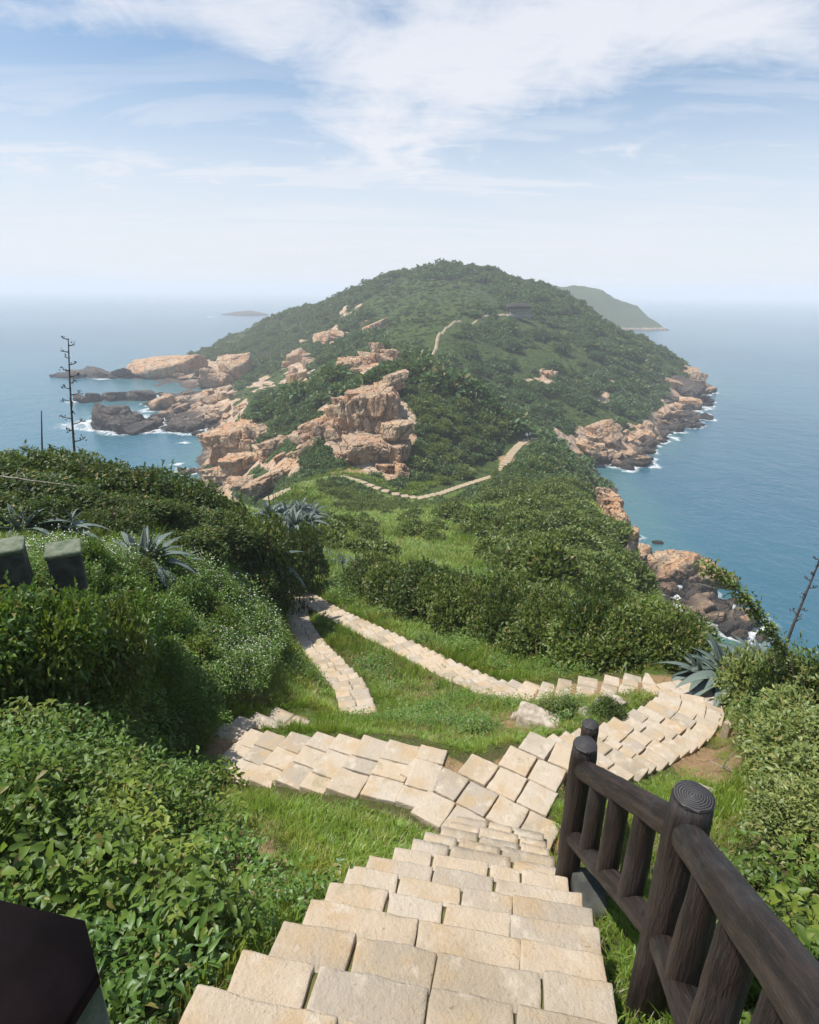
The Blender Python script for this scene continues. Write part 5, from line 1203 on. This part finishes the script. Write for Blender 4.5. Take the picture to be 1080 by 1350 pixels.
def scatter_far():
    rr = np.random.default_rng(99); n = 60000
    r = np.sqrt(rr.uniform(22 ** 2, 120 ** 2, 22000)); t = np.radians(rr.uniform(-42, 42, 22000))
    r2 = np.sqrt(rr.uniform(115 ** 2, 470 ** 2, 62000)); t2 = np.radians(rr.uniform(-34, 34, 62000))
    r = np.concatenate([r, r2]); t = np.concatenate([t, t2]); x, y = r * np.sin(t), r * np.cos(t); z = ground(x, y)
    rock, dirt, px, py, Z = masks(x, y, z); D, _ = path_dist(x, y)
    tr = densify([P(*a) for a in [(566, 482, 166), (578, 448, 193), (605, 426, 215), (645, 412, 234), (668, 409, 238), (690, 412, 241)]], 2.0)
    dt = np.min(np.hypot(x[:, None] - tr[None, :, 0], y[:, None] - tr[None, :, 1]), 1)
    big = fbm(x * .035, y * .035, oct=3, seed=51); hedge = (Z < 26)
    ok = (z > SEA + 2.2) & (rock < .42 + rr.normal(0, .08, len(x))) & (dirt < .45) & (dt > 2.6) & (np.hypot(x - PAV[0], y - PAV[1] + 4) > 10.5) & (D > np.where((r > 50) & (r < 104), 4.0, np.where(r > 50, 1.8, 1.6))) & ~((r < 27) & (px < 470)) & (px > 330 * (r < 60))
    # grassy openings stay low
    low = in_poly(px, py, [(540, 690), (640, 690), (690, 760), (560, 775), (430, 740), (470, 700)]) & (Z < 70)
    low |= in_poly(px, py, [(520, 365), (640, 372), (660, 405), (600, 425), (560, 480), (500, 440), (480, 400)]) & (Z > 150)
    low |= (big > .25)
    ok &= ~(low & (rr.random(len(x)) < .35))
    dens = np.clip(.55 + big * .5, .15, 1)
    ok &= rr.random(len(x)) < np.where(low, .8, dens + .25)
    i = np.nonzero(ok)[0]; n = len(i)
    s = np.where(r[i] < 118, rr.uniform(.45, 1.0, n) * np.clip(r[i] / 60, .7, 1.4), np.clip(1.15 * np.exp(rr.normal(0, .45, n)), .45, 3.2) * np.clip(1.15 - big[i], .6, 1.6))
    s = np.where(low[i], s * .55, s)
    hz = rr.uniform(.7, 1.2, n) * np.where(low[i], .45, 1.0)
    scatter('scrub', FOLF + [FOLM[0], FOLM[1]], np.stack([x[i], y[i], z[i] - s * .12], 1), np.stack([rr.normal(0, .12, n), rr.normal(0, .12, n), rr.uniform(0, 6.28, n)], 1), np.stack([s, s, s * hz], 1),
            np.where((r[i] < 75) & ~low[i], rr.integers(5, 7, n), rr.integers(0, 5, n)), 'low dense green scrub covering the slopes and the far hill')
scatter_far()
def scatter_slope_grass():
    rr = np.random.default_rng(123); n = 26000
    r = np.sqrt(rr.uniform(24 ** 2, 100 ** 2, n)); t = np.radians(rr.uniform(-24, 30, n)); x, y = r * np.sin(t), r * np.cos(t); z = ground(x, y)
    rock, dirt, px, py, Z = masks(x, y, z); D, _ = path_dist(x, y)
    ok = (rock < .35) & (dirt < .4) & (D > np.where(r > 55, 2.2, .8)) & (z > SEA + 5)
    i = np.nonzero(ok)[0]; n = len(i); s = np.clip(r[i] / 14, 2.0, 5.0) * rr.uniform(.7, 1.3, n)
    scatter('slope_grass', [tuft('slope_tuft', 860 + k, 40, .13, MT['grass'], .13, .008, .8) for k in range(3)], np.stack([x[i], y[i], z[i]], 1), np.stack([rr.normal(0, .1, n), rr.normal(0, .1, n), rr.uniform(0, 6.28, n)], 1), np.stack([s, s, s * .8], 1), rr.integers(0, 3, n), 'rough grass on the open slope above the far path')
scatter_slope_grass()
# individual shrubs that stand out on the slopes (largest ones in view)
def slope_shrubs(n, poly, zr, rad, label, group, seed, mat=None):
    rr = np.random.default_rng(seed); c = 0; tries = 0
    xs = [p[0] for p in poly]; ys = [p[1] for p in poly]
    while c < n and tries < n * 20:
        tries += 1; px, py = rr.uniform(min(xs), max(xs)), rr.uniform(min(ys), max(ys))
        if not in_poly(np.array([px]), np.array([py]), poly)[0]: continue
        r_ = ray(px, py); Zs = np.linspace(zr[0], zr[1], 120); q = r_[None] * Zs[:, None]; g = ground(q[:, 0], q[:, 1]); hit = np.nonzero(q[:, 2] <= g)[0]
        if not len(hit) or hit[0] == 0: continue
        k = hit[0]; x, y = q[k, 0], q[k, 1]
        if path_dist(np.array([x]), np.array([y]))[0][0] < (rad * 1.2 if py < 640 else 4.5): continue
        s = rad * rr.uniform(.65, 1.35)
        o = link('shrub', FOLM[int(rr.integers(5))], None, (x, y, g[k] - .1 * s), (rr.normal(0, .08), rr.normal(0, .08), rr.uniform(0, 6.28)), (s, s, s * rr.uniform(.75, 1.15)), label=label, category='shrub', group=group)
        if mat: o.material_slots[0].link = 'OBJECT'; o.material_slots[0].material = mat[c % len(mat)] if isinstance(mat, tuple) else mat
        c += 1
slope_shrubs(150, [(600, 640), (700, 590), (770, 640), (835, 750), (820, 785), (700, 785), (640, 740), (600, 690)], (24, 125), 1.5, 'rounded green shrub on the steep slope above the cliff edge', 'shrubs on the slope above the cliff', 1, (MT['hedge'], MT['slope'], MT['slope']))
slope_shrubs(40, [(545, 510), (600, 520), (690, 580), (650, 620), (590, 640), (540, 640)], (80, 130), 1.9, 'green shrub on the knoll between outcrop and stepped path', 'shrubs on the knoll', 2, MT['slope'])
slope_shrubs(44, [(400, 668), (590, 672), (600, 700), (520, 740), (430, 730), (400, 720)], (24, 90), 1.0, 'low shrub on the slope between agave thicket and far path', 'shrubs below the far path', 3)
slope_shrubs(60, [(560, 500), (640, 430), (760, 420), (850, 470), (840, 540), (740, 560), (640, 540)], (130, 320), 3.0, 'dark shrub in the thick scrub below the pavilion', 'shrubs below the pavilion', 4, MT['far'])
slope_shrubs(26, [(360, 540), (470, 500), (470, 530), (380, 570)], (95, 180), 1.6, 'low green shrub on the mound beside the sea cliff', 'shrubs on the mound', 5, MT['darkbush'])

# ------------------------------------------------------------------ dead branches on the bank
def dead_branch(px_pts, r, label, seed):
    rr = np.random.default_rng(seed); root = link('dead_branch', None, label=label, category='branch')
    d = densify([P(*a) for a in px_pts], .08); d += np.cumsum(rr.normal(0, .006, d.shape), 0)
    V, Q, T = tube(d, np.linspace(r, r * .35, len(d)), 6); link('stem', np_mesh('stem', V, Q, T, smooth=True, mats=[MT['deadwood']]), root)
    for i in range(7):
        k = int(rr.integers(2, len(d) - 1)); q = d[k]; e = q + rr.normal(0, .16, 3) + np.array([0, 0, rr.choice([-.12, .12])])
        V, Q, T = tube([q, (q + e) / 2 + rr.normal(0, .02, 3), e], [r * .45, r * .3, r * .15], 5); link('twig', np_mesh('twig', V, Q, T, mats=[MT['deadwood']]), root)
dead_branch([(-40, 624, 11.2), (20, 631, 11.2), (60, 636, 11.3), (105, 640, 11.4)], .022, 'bleached dead branch lying across the dark bushes', 1)
dead_branch([(80, 716, 10.4), (110, 720, 10.3), (140, 715, 10.4)], .02, 'bleached dead branch beside the mossy pier, under the agave', 2)
dead_branch([(985, 1030, 6.6), (960, 1012, 6.9), (930, 1000, 7.2)], .014, 'bare twig hanging from a variegated shrub over the soil', 3)

# ------------------------------------------------------------------ pavilion on the hill
def pavilion():
    b = P(683, 415, 240); x0, y0 = b[0], b[1]; z0 = max(b[2] - .2, gz(x0, y0) + .3)
    root = link('pavilion', None, None, (x0, y0, z0), (0, 0, .15), (.86, .86, .86), label='dark roofed open pavilion with a row of stone columns on the hill', category='pavilion')
    V, F = rounded_box(8, 6, 2, .08, .02, 1, 5.6, 3.2, .9); link('plinth', np_mesh('plinth', V, F, mats=[MT['pavstone']]), root, (0, 0, -.3))
    for sy in (-2.5, 2.5):
        for i in range(8):
            V, Q, T = tube([[0, 0, 0], [0, 0, .15], [0, 0, .16], [0, 0, 2.3], [0, 0, 2.31], [0, 0, 2.5]], [.30, .30, .21, .19, .28, .30], 10)
            link('column', np_mesh('column', V, Q, T, smooth=False, mats=[MT['pavstone']]), root, (-4.6 + i * 9.2 / 7, sy, .6))
    V, F = rounded_box(6, 4, 2, .05, .01, 2, 5.1, 3.0, .25); link('beam', np_mesh('beam', V, F, mats=[MT['pavroof']]), root, (0, 0, 3.35))
    prof = [(5.9, 3.7, 3.6), (5.9, 3.7, 3.85), (5.0, 2.9, 4.6), (4.2, 2.1, 5.2), (3.2, .9, 5.5)]
    V = []; n = 24
    for a, bb, h in prof:
        for k in range(n):
            t = k / n * 2 * math.pi; c, s = math.cos(t), math.sin(t); p_ = 5
            r = (abs(c) ** p_ + abs(s) ** p_) ** (-1 / p_); V.append((a * c * r, bb * s * r, h))
    F = [(i * n + k, i * n + (k + 1) % n, (i + 1) * n + (k + 1) % n, (i + 1) * n + k) for i in range(len(prof) - 1) for k in range(n)]
    V.append((0, 0, 5.6)); V.append((0, 0, 3.6)); c = len(V)
    T = [(c - 2, (len(prof) - 1) * n + k, (len(prof) - 1) * n + (k + 1) % n) for k in range(n)] + [(c - 1, (k + 1) % n, k) for k in range(n)]
    link('roof', np_mesh('roof', np.array(V), F, T, mats=[MT['pavroof']]), root)
pavilion()

# ------------------------------------------------------------------ two people on the stepped path
def person(x, y, z, rz, label, shirt, seed):
    J = {'pelvis': (0, 0, .93), 'belly': (0, 0, 1.08), 'chest': (0, .0, 1.28), 'neck': (0, 0, 1.44), 'head0': (0, .01, 1.52), 'head': (0, .015, 1.60), 'top': (0, .01, 1.68)}
    for s, t in ((-1, 'l'), (1, 'r')):
        st = .10 * s * (1 if seed else -1)
        J['sh' + t] = (s * .17, 0, 1.39); J['el' + t] = (s * .23, .02 + st * .3, 1.12); J['wr' + t] = (s * .22, .10 + st * .5, .90); J['ha' + t] = (s * .215, .12 + st * .5, .82)
        J['hi' + t] = (s * .09, 0, .88); J['kn' + t] = (s * .10, st * .7 + .03, .49); J['an' + t] = (s * .10, st, .09); J['to' + t] = (s * .11, st + .15, .04)
    E = [('pelvis', 'belly'), ('belly', 'chest'), ('chest', 'neck'), ('neck', 'head0'), ('head0', 'head'), ('head', 'top')]
    for t in 'lr': E += [('chest', 'sh' + t), ('sh' + t, 'el' + t), ('el' + t, 'wr' + t), ('wr' + t, 'ha' + t), ('pelvis', 'hi' + t), ('hi' + t, 'kn' + t), ('kn' + t, 'an' + t), ('an' + t, 'to' + t)]
    R = {'pelvis': (.15, .11), 'belly': (.14, .10), 'chest': (.16, .11), 'neck': (.055, .055), 'head0': (.075, .085), 'head': (.085, .10), 'top': (.06, .07)}
    for t in 'lr': R.update({'sh' + t: (.06, .06), 'el' + t: (.042, .042), 'wr' + t: (.03, .03), 'ha' + t: (.035, .022), 'hi' + t: (.09, .09), 'kn' + t: (.058, .058), 'an' + t: (.042, .042), 'to' + t: (.038, .03)})
    names = list(J); m = bpy.data.meshes.new('person'); m.from_pydata([J[k] for k in names], [(names.index(a), names.index(b)) for a, b in E], [])
    tmp = bpy.data.objects.new('tmp_body', m); COL.objects.link(tmp)
    tmp.modifiers.new('skin', 'SKIN')
    for i, k in enumerate(names): m.skin_vertices[0].data[i].radius = R[k]; m.skin_vertices[0].data[i].use_root = (k == 'pelvis')
    sb = tmp.modifiers.new('sub', 'SUBSURF'); sb.levels = 2; sb.render_levels = 2
    dg = bpy.context.evaluated_depsgraph_get(); me = bpy.data.meshes.new_from_object(tmp.evaluated_get(dg)); bpy.data.objects.remove(tmp)
    me.materials.clear()
    for mm in (MT['skin'], shirt, MT['navy'], MT['hair']): me.materials.append(mm)
    for f in me.polygons:
        c = f.center; f.use_smooth = True
        f.material_index = 3 if (c.z > 1.60 or (c.z > 1.5 and c.y < -.02)) else 0 if c.z > 1.43 else 1 if (c.z > .92 and not (abs(c.x) > .18 and c.z < 1.1)) else 0 if (abs(c.x) > .18 and c.z > .7) else 2 if c.z > .1 else 3
    o = link('person', me, None, (x, y, z), (0, 0, rz), (1.03, 1.03, 1.03), label=label, category='person'); return o
q = P(694, 579.5, 116.6); person(q[0], q[1], gz(q[0], q[1]) + .12, 2.8, 'person in white shirt and dark trousers at the head of the stepped path', MT['white'], 0)
q = P(698.5, 579, 117.2); person(q[0], q[1], gz(q[0], q[1]) + .12, 3.4, 'person in pale grey shirt walking beside the one in white', mat_plain('pale_grey_shirt', (.5, .5, .52), (.56, .56, .58), 5), 1)

# ------------------------------------------------------------------ foam at the rocks
def foam(px, py, wpx, hpx, seed):
    c = onz(px, py, SEA + .12); a = onz(px + wpx / 2, py, SEA + .12); b = onz(px, py - hpx / 2, SEA + .12)
    rx = abs(a[0] - c[0]); ry = abs(b[1] - c[1]); n, k = 40, 7; V = []; E_ = []
    for i in range(k):
        for j in range(n):
            t = j / n * 2 * math.pi; f = i / (k - 1); r = f * (1 + .35 * vnoise([math.cos(t) * 2 + seed], [math.sin(t) * 2], seed=seed)[0])
            V.append((c[0] + math.cos(t) * rx * r, c[1] + math.sin(t) * ry * r, SEA + .12 + .05 * seed % .1)); E_.append(1 - f)
    F = [(i * n + j, i * n + (j + 1) % n, (i + 1) * n + (j + 1) % n, (i + 1) * n + j) for i in range(k - 1) for j in range(n)]
    m = np_mesh('sea_foam', np.array(V), F, mats=[MT['foam']]); at = m.attributes.new('edge', 'FLOAT', 'POINT'); at.data.foreach_set('value', np.array(E_, np.float32))
    link('sea_foam', m, kind='stuff')
for i, a in enumerate([(127, 563, 36, 8), (242, 584, 40, 7), (95, 530, 34, 8), (168, 527, 40, 8), (200, 560, 40, 8), (890, 578, 30, 12), (262, 567, 30, 7), (278, 418, 20, 4), (150, 548, 40, 8), (135, 500, 40, 6), (860, 433, 26, 4), (930, 545, 16, 14), (960, 815, 70, 14), (235, 612, 40, 8), (830, 622, 40, 8), (1000, 830, 60, 12)]): foam(*a, i)

def fringe():
    """one thin broken line of foam round the rocks that stand in the water"""
    rr = np.random.default_rng(31); V = []; F = []; E_ = []; n, k = 24, 5
    for x, y, s in WET:
        o = len(V); z = SEA + .06 + rr.uniform(0, .04)
        for i in range(k):
            f = i / (k - 1)
            for j in range(n):
                t = j / n * 2 * math.pi; r = s * (.55 + .75 * f) * (1 + .3 * math.sin(t * 3 + x) * rr.uniform(.6, 1)); V.append((x + math.cos(t) * r, y + math.sin(t) * r, z)); E_.append(.85 * (1 - abs(f - .3) / .7))
        F += [(o + i * n + j, o + i * n + (j + 1) % n, o + (i + 1) * n + (j + 1) % n, o + (i + 1) * n + j) for i in range(k - 1) for j in range(n)]
    m = np_mesh('sea_foam', np.array(V), F, mats=[MT['foam']]); at = m.attributes.new('edge', 'FLOAT', 'POINT'); at.data.foreach_set('value', np.array(E_, np.float32))
    link('sea_foam', m, kind='stuff')
fringe()

# ------------------------------------------------------------------ haze
def haze():
    M = Mat('sea_haze'); v = M.n('ShaderNodeVolumePrincipled'); v.inputs['Density'].default_value = HAZE_D
    v.inputs['Color'].default_value = (0.93, 0.95, 1.0, 1); v.inputs['Anisotropy'].default_value = 0.0
    M.l(v.outputs[0], M.out.inputs['Volume'])
    x = 16000.0; z0, z1 = SEA - 9.0, 26.0
    V = [(-x, -x, z0), (x, -x, z0), (x, x, z0), (-x, x, z0), (-x, -x, z1), (x, -x, z1), (x, x, z1), (-x, x, z1)]
    F = [(3, 2, 1, 0), (4, 5, 6, 7), (0, 1, 5, 4), (1, 2, 6, 5), (2, 3, 7, 6), (3, 0, 4, 7)]
    link('haze', np_mesh('haze', np.array(V), F, mats=[M.m]), kind='stuff')
HAZE_D = 0.0006
haze()
